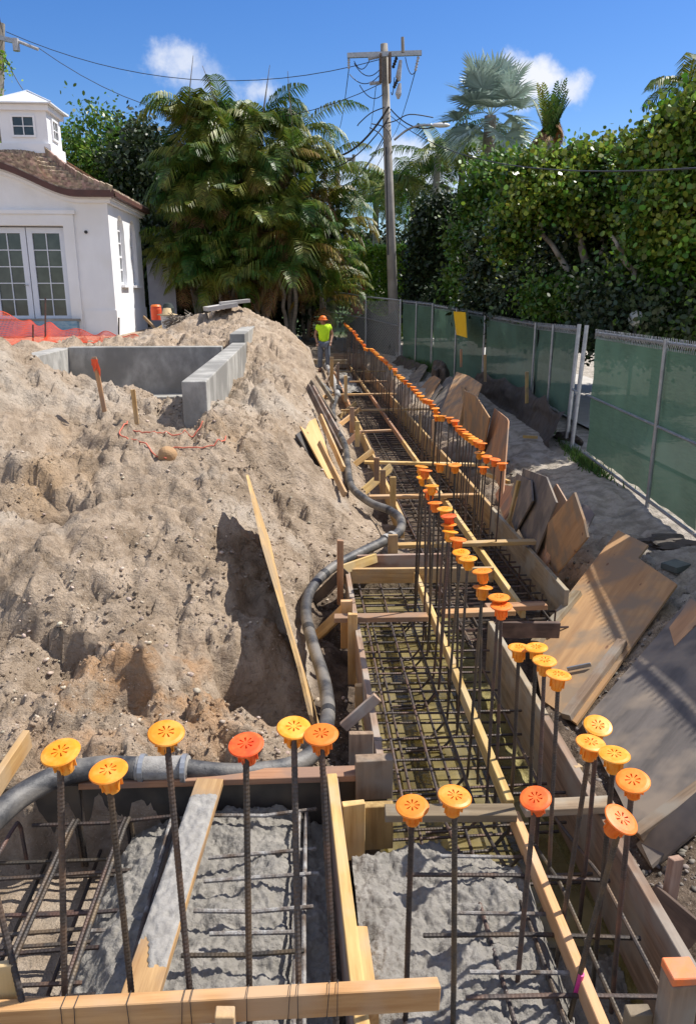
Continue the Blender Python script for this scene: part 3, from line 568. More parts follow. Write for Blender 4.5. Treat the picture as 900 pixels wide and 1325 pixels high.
rstake((560,543),(562,590),-.1,'yellow','thin yellow stake on the far right form',.04)
rstake((543,535),(543,570),-.1,'wood','thin stake on the far right form left of the yellow one',.04)
rstake((746,990),(742,1055),-.3,'yellow','pale stake under the caps by the dark plywood',.05)
rstake((874,1110),(862,1180),-.2,'grey','grey stake at the right edge by the dark soil',.06)
# ------------------------------------------------------------------ plywood sheets on the right bank
GP='plywood sheets leaning on the right bank'
def rsheet(three,outl,m,lab,t=.018,grain=None,parent=None,name='plywood_sheet'): return sheet(name,three,outl,t,m,lab,'plywood sheet',GP,parent,grain)
# big tan sheet
A=P(705,893,-.42);B=P(799,690,.16);C=P(743,934,-.42); Dp=P(872,757,.16)
big=empty('plywood_sheet',tuple((A+C)/2),'large tan plywood sheet with two dark battens leaning on the right bank','plywood sheet',GP)
three=[P(690,832,-.36),P(799,690,.16),P(743,936,-.42)]
gr=P(799,690,.16)-P(690,832,-.36)
o,n=sheet('panel',three,[(687,830),(799,686),(838,705),(825,722),(875,756),(745,936),(700,905)],.02,'ply',parent=big,grain=gr)
def onp(px,py,three,lift):
    A,B,C=three; nn=(B-A).cross(C-A).normalized(); nn=nn if nn.z>0 else -nn; d=ray(px,py); o=V(0,0,H); return o+d*((A-o).dot(nn)/d.dot(nn))+nn*lift,nn
for a,b,m in [((693,836),(748,770),'grey'),((733,932),(806,834),'grey')]:
    pa,nn=onp(*a,three,.028); pb,_=onp(*b,three,.028); board('batten',pa,pb,.05,.075,m,parent=big,up=nn)
pa,nn=onp(735,870,three,.03); pb,_=onp(765,864,three,.03); board('metal_bracket',pa,pb,.035,.012,'galv',parent=big,up=nn)
# dark sheet nearer
three2=[P(756,928,-.38),P(893,775,.12),P(838,1112,-.34)]; gr2=three2[1]-three2[0]
dk=empty('plywood_sheet',tuple(three2[0]),'large dark grey weathered plywood sheet at the right edge, tan where torn','plywood sheet',GP)
sheet('panel',three2,[(752,935),(893,772),(960,830),(960,1010),(842,1120),(800,1030)],.02,'plyg',parent=dk,grain=gr2)
pa,nn=onp(866,840,three2,.0); 
sheet('torn_face',[p+nn*.0035 for p in three2],[(865,812),(893,775),(920,790),(890,818),(872,836)],.003,'ply',parent=dk,grain=gr2)
pa,nn=onp(826,1086,three2,.03); pb,_=onp(930,1010,three2,.03); board('batten',pa,pb,.05,.08,'grey',parent=dk,up=nn)
rsheet([P(826,1095,-.36),P(905,1030,-.02),P(842,1122,-.38)],[(822,1092),(905,1020),(920,1058),(842,1124)],'plyg','narrow grey offcut under the dark sheet at the right edge')
# middle cluster
def lean(outl,zb,zt,m,lab,grain='v',yoff=0):
    # outl: first two = bottom corners (left,right), rest go round over the top
    zb+=.13; zt+=.16; a=P(*outl[0],zb); b=P(*outl[1],zb); c=P(*outl[2],zt); g=(c-b) if grain=='v' else None
    return rsheet([a,b,c],outl,m,lab,grain=g)
lean([(690,700),(722,742),(762,695),(757,672),(745,637)],-.2,.42,'ply','tan sheet with a pointed corner, nearest of the middle group')
lean([(676,690),(705,735),(737,652),(733,650),(719,626)],-.22,.36,'ply','tan sheet partly stained grey between the grey and the pointed sheet')
lean([(664,672),(690,722),(719,650),(706,617),(676,606)],-.22,.4,'plyg','weathered grey sheet left of the tan sheets')
lean([(640,640),(652,672),(672,640),(668,630),(648,627)],-.25,.0,'ply','small tan offcut tucked left of the grey sheet')
lean([(624,588),(650,640),(657,545),(655,541),(639,528)],-.15,.55,'ply','square topped tan sheet right of the two large brown sheets')
lean([(600,560),(625,590),(634,540),(617,513),(601,505)],-.15,.5,'ply','large brown sheet overlapping on the right of a pair')
lean([(569,535),(600,560),(623,497),(606,486),(590,481)],-.15,.45,'ply','large brown sheet at the back left of a pair')
lean([(556,520),(570,532),(590,497),(583,487),(577,489)],-.15,.25,'plyg','narrow grey sheet left of the large brown pair')
lean([(538,508),(552,520),(570,491),(562,486),(556,488)],-.15,.25,'ply','tan sheet behind the narrow grey one')
lean([(526,494),(537,502),(553,474),(549,471),(545,471)],-.12,.2,'plyg','long grey plank beside the tan sheet in the distance')
lean([(512,480),(523,489),(530,455),(524,451),(519,452)],-.1,.25,'plyg','distant grey sheet, third from the far end')
lean([(502,468),(510,478),(519,450),(512,448),(508,450)],-.1,.25,'plyg','distant grey sheet, second from the far end')
lean([(492,458),(502,468),(509,447),(503,443),(500,443)],-.1,.3,'plyg','farthest grey sheet, below the chain-link')
lean([(742,690),(751,700),(768,665),(762,655),(752,652)],.0,.12,'plyg','dark scrap behind the pointed sheet')
lean([(655,655),(666,688),(688,648),(686,622),(668,612)],-.24,.22,'plyg','stained grey-brown sheet wedged behind the leaning yellow stake')
lean([(580,528),(596,552),(606,520),(600,500),(588,500)],-.15,.2,'ply','small brown sheet between the narrow grey sheet and the brown pair')
lean([(545,512),(556,522),(572,500),(566,492),(556,494)],-.15,.15,'plyg','grey-brown offcut behind the tan sheet in the distance')
lean([(520,487),(530,497),(540,470),(534,462),(526,464)],-.12,.15,'plyg','distant grey sheet, fourth from the far end')
board('plank',P(618,610,-.02),P(658,624,.0),.05,.05,'yellow','short pale stick lying by the square topped sheet','plank')
board('plank',P(676,565,.05),P(695,566,.05),.05,.02,'yellow','pale strip of wood lying on the grey soil by the fence','plank')
board('plank',P(835,1160,-.1),P(900,1215,-.25),.14,.03,'dark','dark wet plank outside the right form at the bottom right','plank',up=(1,0,1))
p=P(873,735,.03); mb=MB(); mb.box((p.x,p.y,p.z+.02),(.2,.16,.05),.5); tag(mb.build('paving_slab',mat('green_grey_slab',(.12,.14,.125),(.09,.1,.09),.8,(9,9,9))),'flat green-grey slab lying above the dark plywood','slab')
# ------------------------------------------------------------------ sheets and planks on the mound
GL='sheets and planks on the left bank'
a=P(410,918,-.42); b=PY(316,612,6.9); 
three=[a,b,V(a.x-.20,a.y+.1,a.z-.02)]
o,n=sheet('plywood_sheet',[P(408,918,-.40),PY(318,612,6.75),P(408,918,-.40)+V(-.07,-.02,.22)],[(410,920),(392,860),(372,790),(350,712),(318,612),(334,716),(356,800),(376,868),(399,922)],.02,'wood','long narrow plywood edge leaning upright in the mound, casting a black shadow','plywood sheet',GL) if False else (None,None)
# standing sheet seen almost edge-on: a tall board running up the bank with thin face to the camera
pA=P(404,918,-.36); pB=PY(318,612,6.9)
d=(pB-pA)
mb=MB()
def ribbon(top,right,down,th,name,m,lab,grp):
    # sheet whose long upper edge follows `top` points, hanging down by vector
    k=len(top); vs=[]; 
    for p in top: vs+= [p, p+right*th, p+right*th+down, p+down]
    fs=[]
    for i in range(k-1):
        o=i*4; q=o+4
        fs+=[(o,o+1,q+1,q),(o+1,o+2,q+2,q+1),(o+2,o+3,q+3,q+2),(o+3,o,q,q+3)]
    fs+=[(0,3,2,1),(4*k-4,4*k-3,4*k-2,4*k-1)]
    X=(top[-1]-top[0]).normalized(); Y=V(0,0,1).cross(X).normalized(); Z=X.cross(Y); O=top[0]
    T=Matrix(((X.x,Y.x,Z.x,O.x),(X.y,Y.y,Z.y,O.y),(X.z,Y.z,Z.z,O.z),(0,0,0,1))); Ti=T.inverted()
    mb=MB(); mb.add([Ti@v for v in vs],fs); o=mb.build(name,m,T=T); tag(o,lab,'plywood sheet',grp); return o
top=[PY(x,y,Y) for x,y,Y in [(399,925,4.22),(384,862,4.45),(362,785,4.82),(338,705,5.4),(318,614,6.4)]]
ribbon(top,V(.024,-.01,.0),V(.17,.0,-.62),1,'plywood_sheet','wood','long plywood sheet standing edge-on in the mound, casting a black shadow',GL)
def lsheet(outl,zs,m,lab,t=.018):
    a=P(*outl[0],zs[0]); b=P(*outl[1],zs[1]); c=P(*outl[2],zs[2]); return sheet('plywood_sheet',[a,b,c],outl,t,m,lab,'plywood sheet',GL,grain=c-b)
lsheet([(424,618),(447,640),(408,541),(400,545),(395,556),(388,551)],(.28,.12,.75),'plyy','fresh plywood sheet leaning on the left bank, warm tan')
lsheet([(420,622),(440,637),(402,560),(391,556),(383,562)],(.2,.06,.62),'plyd','dark sheet beneath the fresh plywood on the left bank')
def lp(a,ya,b,yb,w,m,lab): board('plank',PY(*a,ya),PY(*b,yb),w,.035,m,lab,'plank',GL,up=(.5,0,1))
lp((446,640),7.9,(413,573),9.2,.07,'yellow','yellow batten on the lower edge of the fresh plywood')
lp((444,607),8.9,(414,538),10.4,.07,'yellow','yellow batten on the upper edge of the fresh plywood')
lp((440,585),9.7,(398,500),12.4,.10,'dark','dark plank just above the fresh plywood')
lp((436,560),10.6,(404,502),13.,.10,'grey','grey plank between the two dark planks')
lp((433,545),11.2,(402,494),13.8,.08,'dark','uppermost dark plank on the left bank')
lp((431,520),12.8,(409,487),15.5,.07,'grey','thin grey plank farthest up the left bank')
# pale plank by the thick hose end, little block on the rail
board('plank',P(-8,1050,-.02)+V(0,0,.10),P(38,968,.05)+V(0,0,.06),.11,.036,'yellow','pale plank on the soil at the left edge above the hose','plank',GL)
board('plank',P(290,997,.03),P(318,995,.03),.04,.04,'dark','small dark block on the soil behind the splattered rail','timber block')
p=PY(293,400,19.5)
lb=lambda q,w,t,lab: board('concrete_slab',PY(*q[0],19.2),PY(*q[1],19.4),t,w,'road',lab,'slab','slabs on the heap')
lb(((266,400),(304,394)),.7,.1,'pale broken slab on top of the far heap')
lb(((285,393),(322,389)),.3,.08,'long thin slab lying over the broken slab on the far heap')
# survey stakes in the mound
for (a,b,Y,m,lab,flag) in [((134,514),(122,462),7.9,'wood','survey stake with orange flagging tape in front of the concrete wall',1),((176,530),(172,504),7.8,'wood','short bare survey stake on the mound crest',0)]:
    e=empty('survey_stake',tuple(PY(*a,Y)),lab,'stake'); q=PY(*a,Y); t=PY(*b,Y); board('stake_shaft',q+V(0,0,-.15),t,.045,.02,m,parent=e,up=(1,0,0))
    if flag:
        mb=MB(); mb.add([t+V(-.03,-.02,-.02),t+V(.03,-.02,-.02),t+V(.06,-.03,-.12),t+V(.05,-.02,-.20),t+V(.02,-.03,-.10),t+V(-.01,-.02,-.15)],[(0,1,2,3,4,5)]); mb.add([t+V(-.03,.015,-.02),t+V(.03,.015,-.02),t+V(.035,-.02,-.08),t+V(-.03,-.02,-.08)],[(0,1,2,3)]); mb.build('flagging_tape','net',e)
# ------------------------------------------------------------------ caps and rebar
def cap_mesh(m):
    mb=MB(); n=48; rings=[(0.0,0.001),(.008,.0015),(.025,.002),(.043,.001),(.053,-.0015),(.0555,-.005)]
    vs=[]; 
    for r,z in rings[1:]:
        for k in range(n): a=2*math.pi*k/n; vs.append((r*math.cos(a),r*math.sin(a),z))
    fs=[]
    slot=lambda k:(k%6) in (2,3)
    for i in range(len(rings)-2):
        for k in range(n):
            if i==0 and slot(k): continue
            fs.append((i*n+k,(i+1)*n+k,(i+1)*n+(k+1)%n,i*n+(k+1)%n))
    fs.append(tuple(range(n))); mb.add(vs,fs)
    for s in range(8):   # recessed pinwheel slots
        k0=s*6+2; k1=s*6+4; A=lambda r,k,z:(r*math.cos(2*math.pi*k/n),r*math.sin(2*math.pi*k/n),z)
        ks=list(range(k0,k1+1)); topi=[A(.008,k,.0015) for k in ks]; topo=[A(.025,k,.002) for k in ks]; boti=[A(.008,k,-.006) for k in ks]; boto=[A(.025,k,-.006) for k in ks]
        m_=len(ks); vs=topi+topo+boti+boto; fs=[]
        for j in range(m_-1):
            fs+=[(2*m_+j,3*m_+j,3*m_+j+1,2*m_+j+1),(j,2*m_+j,2*m_+j+1,j+1),(m_+j,m_+j+1,3*m_+j+1,3*m_+j)]
        fs+=[(0,m_,3*m_,2*m_),(m_-1,3*m_-1,4*m_-1,2*m_-1)]
        mb.add(vs,fs)
    mb.lathe((0,0,0),[(.0555,-.005),(.053,-.009),(.036,-.0115),(.030,-.016),(.0275,-.04),(.0225,-.074),(.013,-.074),(.013,-.02)],24)
    for k in range(8):
        a=2*math.pi*k/8; mb.box((.0295*math.cos(a),.0295*math.sin(a),-.036),(.008,.003,.046),rz=a)
    me=bpy.data.meshes.new('safety_cap'); me.from_pydata(mb.v,[],mb.f); me.materials.append(M[m]); me.update(); return me
CAPS={'orange':cap_mesh('orange'),'amber':cap_mesh('amber'),'redor':cap_mesh('redor')}
def ribbed(pts,r,step=.0065,n=8,amp=.07):
    pts=[V(*p) for p in pts]; out=[]; rr=[]
    for i in range(len(pts)-1):
        L=(pts[i+1]-pts[i]).length; m=max(1,int(L/step))
        for j in range(m): out.append(pts[i].lerp(pts[i+1],j/m))
    out.append(pts[-1]); rr=[r*(1+(amp if i%2 else -amp*.6)) for i in range(len(out))]
    return out,rr
def curve(pts,k=6):
    pts=[V(*p) for p in pts]; out=[]
    for i in range(len(pts)-1):
        p0=pts[max(i-1,0)];p1=pts[i];p2=pts[i+1];p3=pts[min(i+2,len(pts)-1)]
        for j in range(k):
            t=j/k; out.append(.5*((2*p1)+(p2-p0)*t+(2*p0-5*p1+4*p2-p3)*t*t+(3*p1-3*p2+p3-p0)*t**3))
    return out+[pts[-1]]
NC=[0]
def dowel(top,base,col,lab,grp,r=.0105,hook=0,fine=True,pink=None,tilt=None):
    NC[0]+=1; r*=.93; top=V(*top); base=V(*base); ax=(top-base).normalized()
    e=empty('vertical_rebar',tuple(base),lab,'capped rebar',grp)
    capb=top
    pts=[top-ax*.012]; mid=(top+base)/2+V(R.uniform(-.006,.006),R.uniform(-.006,.006),0)
    pts=[top-ax*.012,mid,base]
    if hook: pts=curve([top-ax*.012,mid,base+ax*.14,base+ax*.10+V(-.02*hook,0,0),base+V(-.09*hook,0,.01),base+V(-.14*hook,0,0),base+V(-.33*hook,0,-.005)],5)
    if fine: q,rr=ribbed(pts,r)
    else: q,rr=pts,[r]*len(pts)
    mb=MB(); mb.tube(q,r,8 if fine else 5,rads=rr); mb.build('bar','steel',e,smooth=False)
    c=bpy.data.objects.new('safety_cap',CAPS[col]); COL.objects.link(c); c.parent=e
    z=(ax+V(R.uniform(-.12,.12),R.uniform(-.12,.12),0)).normalized() if tilt is None else V(*tilt).normalized()
    c.rotation_mode='QUATERNION'; c.rotation_quaternion=V(0,0,1).rotation_difference(z)@Matrix.Rotation(R.uniform(0,6.28),3,'Z').to_quaternion(); c.location=top-base
    if pink: 
        a,b=pink; p=MB(); p.tube([base.lerp(top,a),base.lerp(top,b)],r*1.17,10); p.build('pink_band','pink',e)
    return e
GN='capped rebar sticking up from the near trench and foreground box'; GF='capped rebar in the far trench row'
# foreground box row : px of disc centre, distance from disc width, foot px
for px,py,D,bx,by,col,lab in [(78,972,2.15,84,1290,'amber','capped rebar at the far left of the foreground row, mortar on its amber cap'),
  (140,996,2.18,168,1287,'amber','capped rebar second from left in the foreground box, lower amber cap'),
  (215,947,2.28,244,1281,'amber','capped rebar with a raised amber cap left of the concrete coated plank'),
  (318,962,2.33,321,1272,'redor','capped rebar with a red-orange cap alone in the middle of the grey pour'),
  (380,940,2.42,386,1272,'amber','capped rebar with an amber cap overlapped by the orange one at the divider'),
  (415,949,2.38,432,1270,'orange','capped rebar with an orange cap standing at the divider')]:
    d=ray(px,py); t=V(0,0,H)+d*D; d2=ray(bx,by); 
    # foot direction: the bar stays in a plane just behind the beam
    yb=1.86; q=V(0,0,H)+d2*(yb/d2.y); ax=(q-t).normalized(); L=(t.z+.38)/(-ax.z); base=t+ax*L
    if abs(t.y-yb)<.02 or True: base=V(base.x,base.y,-.38)
    dowel(t,base,col,lab,GN,tilt=(R.uniform(-.1,.1),R.uniform(-.22,-.05),1))
for px,py,D,bx,by,col,lab,tl in [(533,1042,2.5,524,1330,'orange','capped rebar with an orange cap left of the amber one over the right pour',(-.05,-.12,1)),
  (588,1029,2.45,585,1330,'amber','capped rebar with a yellow-amber cap over the right pour',(.08,-.08,1))]:
    t=V(0,0,H)+ray(px,py)*D; q=PY(bx,by,t.y-.03); ax=(q-t).normalized(); base=t+ax*((t.z+.5)/(-ax.z)); dowel(t,base,col,lab,GN,tilt=tl)
def nearcap(px,py,X,bx,by,zb,col,lab,hook=1,pink=None,tilt=None,r=.0105,fine=True,grp=GN,Yb=None):
    t=PX(px,py,X); base=P(bx,by,zb) if Yb is None else PY(bx,by,Yb); dowel(t,base,col,lab,grp,hook=hook,pink=pink,tilt=tilt,r=r,fine=fine)
nearcap(692,1032,.80,662,1345,-.42,'redor','capped rebar with a red-orange tilted cap in front of the near spreader',0,tilt=(-.25,-.2,1))
nearcap(804,1059,.98,728,1350,-.42,'orange','leaning capped rebar with a pink painted band, tilted cap at the right',0,pink=(.26,.36),tilt=(.35,-.3,1))
nearcap(818,1009,1.08,790,1310,-.42,'orange','capped rebar with an orange cap at the far right of the right cluster',0)
nearcap(794,975,1.09,765,1290,-.42,'amber','capped rebar with an amber cap behind the rightmost one',0)
nearcap(764,960,1.06,712,1288,-.45,'amber','leaning capped rebar hooked over the pour, amber cap on the left of the right cluster',1)
nearcap(773,938,1.14,748,1200,-.45,'amber','capped rebar with an amber cap at the back of the right cluster',0)
for px,py,X,bx,by,lab in [(722,872,1.10,706,1200,'lowest and nearest cap of the four amber caps before the tan plywood'),(704,854,1.10,690,1150,'second nearest of the four amber caps before the tan plywood'),(693,837,1.12,684,1120,'third of the four amber caps before the tan plywood, overlapping its neighbour'),(671,837,1.06,656,1100,'left of the four amber caps before the tan plywood')]:
    nearcap(px,py,X,bx,by,-.45,'amber',lab,1)
# double file along the near centre board
row=[(648,783,'orange'),(645,772,'orange'),(624,759,'amber'),(623,738,'orange'),(605,722,'amber'),(596,714,'amber'),(592,697,'orange'),(582,687,'amber'),(580,678,'amber'),(580,667,'redor'),(575,658,'amber'),(562,650,'orange'),(556,635,'orange'),(558,628,'amber'),(547,617,'amber'),(550,608,'orange'),(545,603,'amber'),(569,600,'amber'),(588,601,'amber')]
pos=['the nearest orange cap of the near double row','orange cap stacked just behind the nearest one of the row','amber cap left of the pale spreader','orange cap above the amber cap left of the pale spreader','bright amber cap in mid row','amber cap touching the bright one in mid row','orange cap in front of the cluster of four','amber cap at the front of the cluster of four','second amber cap of the cluster of four','red-orange cap within the cluster of four','amber cap at the back of the cluster of four','orange cap between the cluster of four and the far end','orange cap low behind an amber one near the jog end','amber cap overlapping an orange one near the jog end','large amber cap at the left end of the row','orange cap tucked behind the left end cap','amber cap at the very far left end of the near row','lone amber cap right of the left end group','second lone amber cap beside the far centre board']
for i,((px,py,c),lab) in enumerate(zip(row,pos)):
    X=.99 if i<17 else (1.16 if i==17 else 1.27); t=PX(px,py,X); 
    bx=.96+R.uniform(-.03,.02) if i%3 else 1.03
    if i>=17: bx=X
    base=V(bx,t.y+R.uniform(-.05,.03),-.45); dowel(t,base,c,'rebar with '+lab,GN,hook=1 if i%3 and i<17 else 0,r=.0095)
# uncapped-looking companions hidden behind: extra bars with caps lower in the same file are not shown
far=[(649,599,1.9,'orange'),(640,594,1.87,'redor'),(625,604,1.78,'orange'),(629,590,1.85,'orange'),(620,585,1.82,'amber')]
fl=['rightmost orange cap at the near end of the far row','red-orange cap next to the rightmost of the far row','orange cap hanging lowest at the near end of the far row','orange cap just behind the lowest one of the far row','amber cap on the left of the near end group of the far row']
for (px,py,X,c),lab in zip(far,fl):
    t=PX(px,py,X); dowel(t,(t.x-.03,t.y,-.45),c,'capped rebar: '+lab,GF,r=.009,fine=False)
far2=[(623,573),(612,567),(604,561),(596,555),(592,551),(588,544),(581,540),(572,538),(565,538),(563,528),(559,523),(556,518),(548,516),(541,508),(534,500),(524,492)]
far2=[z for i in range(len(far2)-1) for z in ([far2[i],((far2[i][0]+far2[i+1][0])/2,(far2[i][1]+far2[i+1][1])/2)] if i in(0,1,2,7,8,11,12,13,14) else [far2[i]])]+[far2[-1]]
for i,(px,py) in enumerate(far2):
    t=PX(px,py,1.84+(.03 if i%2 else 0)); c=['orange','orange','amber','amber','amber','orange','orange','orange','orange','orange','amber','amber','orange','orange','amber','orange'][i%16]
    dowel(t,(t.x-.04+R.uniform(-.03,.03),t.y,-.45),c,'capped rebar of the far row opposite the large brown sheets',GF+', middle stretch',r=.009,fine=False)
far3=[(520,489),(515,485),(511,481),(510,477),(505,474),(503,471),(500,468),(497,465),(494,463),(491,461),(488,458),(485,455),(483,453),(480,451),(475,451),(472,450),(471,447),(470,445),(468,442),(466,440),(464,438),(462,437),(461,434),(460,432),(458,430),(457,428),(454,426),(452,424),(450,422),(447,420),(446,418)]
far3=[z for i in range(len(far3)-1) for z in ([far3[i],((far3[i][0]+far3[i+1][0])/2+.5,(far3[i][1]+far3[i+1][1])/2)] if i%2==0 else [far3[i]])]+[far3[-1]]
for i,(px,py) in enumerate(far3):
    X=1.84 if i<20 else 1.80-(i-20)*.008; t=PX(px,py,X); dowel(t,(t.x-.04+R.uniform(-.04,.04),t.y,-.40),R.choice(['orange','amber','amber','orange']),'small distant capped rebar of the far row running to the worker',GF+', distant stretch',r=.0095,fine=False)
# plain uncapped bars standing between the near file (dense thicket in the photo)
k=0
# ------------------------------------------------------------------ horizontal rebar mats
def mat_(loc,lab): return empty('rebar_mat',loc,lab,'rebar mat','rebar mats laid in the forms')
def hb(name,parent,pts,r=.0085,m='steel',fine=True):
    q,rr=(ribbed(pts,r,.008,7) if fine else (pts,None)); mb=MB(); mb.tube(q,r,7 if fine else 5,rads=rr); return mb.build(name,m,parent)
nm=mat_((.9,4.2,-.5),'rebar mat over the murky water and the right pour in the near trench')
ys=[1.5,1.82,2.12,2.42,2.70,2.96,3.25,3.58,3.86,4.12,4.40,4.68,4.96,5.22,5.48,5.74,6.0,6.2,6.42,6.62,6.82]
for i,y in enumerate(ys):
    y+=R.uniform(-.03,.03); d=R.uniform(-.03,.03)
    if y<2.9: hb('cross_bar',nm,[(.42+R.uniform(0,.15),y,-.055),(.9,y+d/2,-.075),(1.34,y+d,-.12)],.0095)
    if 1.7<y<2.9: hb('cross_bar',nm,[(.60,y+.11,-.06),(1.05,y+.10,-.085)],.0085,'steelc')
    else:
        hb('cross_bar',nm,[(.44,y,-.27),(1.36 if y<6.3 else 1.10,y+d,-.28)],.0085)
        hb('lower_cross_bar',nm,[(.45,y+.09,-.40),(1.36 if y<6.3 else 1.10,y+.09+d,-.41)],.0085)
        if i%3==0: hb('upper_cross_bar',nm,[(1.06,y+.13,-.17),(1.38,y+.12,-.17)],.0085)
for x in (.52,.72,.90,1.10,1.30): hb('long_bar',nm,[(x,1.4 if x>.7 else 2.9,-.085 if x>.7 else -.25),(x+.01,2.7,-.11 if x>.7 else -.25),(x,3.3,-.255),(x+.01,6.95 if x<1.1 else 6.28,-.255)],.009)
for x in (.60,.85,1.12): hb('lower_long_bar',nm,[(x,3.2,-.385),(x,6.28,-.385)],.009)
fm=mat_((1.7,12,-.5),'rebar mat running the length of the far trench')
y=5.6; i=0
while y<23 and i<88:
    dy=.17+.004*(y-5); 
    hb('cross_bar',fm,[(1.18,y,-.24+R.uniform(-.01,.01)),(2.17,y+R.uniform(-.04,.04),-.24)],.0095,fine=False)
    if y<16 : hb('lower_cross_bar',fm,[(1.18,y+.08,-.38),(2.17,y+.08+R.uniform(-.03,.03),-.38)],.009,fine=False)
    if y<9.5 and i%2==0: hb('upright_bar',fm,[(2.06,y+.02,-.40),(2.06,y+.02,-.10)],.008,fine=False)
    y+=dy; i+=1
for x in (1.26,1.42,1.58,1.86,2.05): hb('long_bar',fm,[(x,5.55,-.225),(x,12,-.225),(x,24,-.225)],.010,fine=False)
for x in (1.34,1.66,1.95): hb('lower_long_bar',fm,[(x,5.55,-.365),(x,24,-.365)],.010,fine=False)
lm=mat_((-.6,2.6,-.4),'rebar mat in the left foreground box, partly caked with concrete')
for i,(y,z,x0,x1,m) in enumerate([(3.26,-.12,-1.35,-.64,'steel'),(3.24,-.10,-.48,.05,'steelc'),(3.17,-.27,-1.5,-.6,'steel'),(3.02,-.22,-1.5,-.62,'steel'),(2.98,-.12,-.46,.04,'steelc'),(2.80,-.24,-1.5,-.62,'steel'),(2.70,-.30,-1.5,-.6,'steel'),(2.80,-.10,-.46,.05,'steelc'),(2.58,-.22,-1.5,-.62,'steel'),(2.60,-.09,-.48,.02,'steelc'),(2.46,-.32,-1.5,-.62,'steel'),(2.36,-.22,-1.5,-.64,'steel'),(2.38,-.09,-.50,-.02,'steel'),(2.22,-.30,-1.5,-.64,'steel'),(2.10,-.22,-1.5,-.60,'steel'),(2.05,-.10,-.50,-.02,'steelc'),(1.95,-.28,-1.5,-.55,'steel'),(1.75,-.22,-1.6,.0,'steel')]):
    hb('cross_bar',lm,[(x0,y+R.uniform(-.02,.02),z),((x0+x1)/2,y+R.uniform(-.015,.015),z-.008),(x1,y,z+.01)],.0095,m)
def bent(x,m,top=-.10,y1=3.27): 
    return [(x+.02,y1-.02,-.38),(x+.004,y1,top-.05),(x,y1-.02,top-.005),(x-.005,y1-.10,top),(x-.02,2.6,top-.01),(x-.03,1.5,top-.02)]
for x,m in [(-1.42,'steel'),(-1.15,'steel'),(-1.13,'steel'),(-.90,'steel'),(-.88,'steel'),(-.665,'steelc'),(-.645,'steel'),(-.035,'steelc'),(.00,'steelc')]: hb('bent_long_bar',lm,bent(x,m),.0095,m)
for y,z,x0,x1,m in [(3.10,-.30,-1.5,-.9,'steel'),(2.90,-.33,-1.5,-.85,'steel'),(2.68,-.23,-1.5,-.95,'steel'),(2.68,-.225,-.95,-.64,'steelc'),(2.50,-.30,-1.5,-.8,'steel'),(2.27,-.225,-1.4,-.9,'steel'),(2.16,-.33,-1.5,-.7,'steel'),(2.0,-.22,-1.5,-.65,'steel'),(2.49,-.085,-.40,-.05,'steelc'),(2.20,-.09,-.45,-.04,'steelc')]: hb('cross_bar',lm,[(x0,y,z),(x1,y+R.uniform(-.02,.02),z)],.0095,m)
for x in (-1.3,-1.05,-.78): hb('lower_long_bar',lm,[(x,3.3,-.33),(x-.02,1.5,-.34)],.009)
e=nb=MB(); q,rr=ribbed([PY(-4,1160,1.95),PY(30,1300,1.80)],.010); nb.tube(q,.01,8,rads=rr); tag(nb.build('loose_rebar','steel'),'short bare bar leaning at the left edge of the foreground box','rebar')
# ------------------------------------------------------------------ hose
def ter(px,py,z): return P(px,py,z)
hp=[P(-70,1120,.10),P(-10,1062,.10),P(30,1028,.10),P(80,1003,.10),P(130,993,.09),P(178,994,.08)]
hs=empty('concrete_hose',tuple(P(60,1020,.1)),'thick black hose end lying over the foreground form at the left','hose','lengths of concrete pump hose')
mb=MB(); mb.tube(curve(hp,8),.058,16); mb.build('hose_body','hose',hs,smooth=True)
mb=MB(); mb.tube(curve([P(176,994,.08),P(205,994,.075),P(232,993,.07),P(244,993,.07)],5),.06,16,rads=None); mb.build('coupling','splat',hs,smooth=True)
mb=MB()
for px in (182,236): mb.tube([P(px,994,.075),P(px+6,994,.075)],.072,18)
mb.build('clamp','galv',hs)
h2=[(236,994,.06,.05),(290,1000,.02,.05),(340,998,.0,.05),(385,988,-.02,.05),(412,965,-.05,.047),(424,925,-.10,.046),(419,880,-.12,.045),(405,835,-.10,.045),(396,795,-.06,.045),(401,765,-.02,.045),(425,738,.02,.045),(460,718,.05,.046),(497,700,.06,.047),(516,688,.06,.047),(518,672,.05,.047),(503,660,.06,.046),(478,650,.08,.046),(455,630,.06,.046),(450,605,.02,.046),(446,575,.0,.048),(434,552,.0,.05),(431,530,.02,.052),(436,512,.04,.054),(438,505,.05,.055)]
hs2=empty('concrete_hose',tuple(P(405,835,-.1)),'long grey-black hose snaking between the mound and the trench forms','hose','lengths of concrete pump hose')
pts=curve([P(a,b,c) for a,b,c,d in h2],7); k=7; rads=[]
for i in range(len(h2)-1): rads+=[h2[i][3]+(h2[i+1][3]-h2[i][3])*j/k for j in range(k)]
rads.append(h2[-1][3]); mb=MB(); mb.tube(pts,.05,16,rads=rads); mb.build('hose_body','hose',hs2,smooth=True)
mb=MB(); 
for i in (84,86): 
    mb.tube([pts[i],pts[i+1]],.062,16)
mb.build('clamp','hosed',hs2)
for a in (35,52,68,104,120,135): mb=MB(); mb.tube(pts[a:a+2],rads[a]*1.04,16); mb.build('tape_band','blk',hs2)
hs3=empty('concrete_hose',tuple(P(428,500,.05)),'distant pale muddy hose length near the worker','hose','lengths of concrete pump hose')
mb=MB(); mb.tube(curve([P(437,512,.08),P(434,500,.1),P(431,490,.1),P(426,480,.12),P(421,470,.1)],5),.07,12); mb.build('hose_body','hosed',hs3,smooth=True)
mb=MB(); mb.tube([P(438,508,.08),P(437,503,.08)],.1,14); mb.build('clamp','blk',hs3)
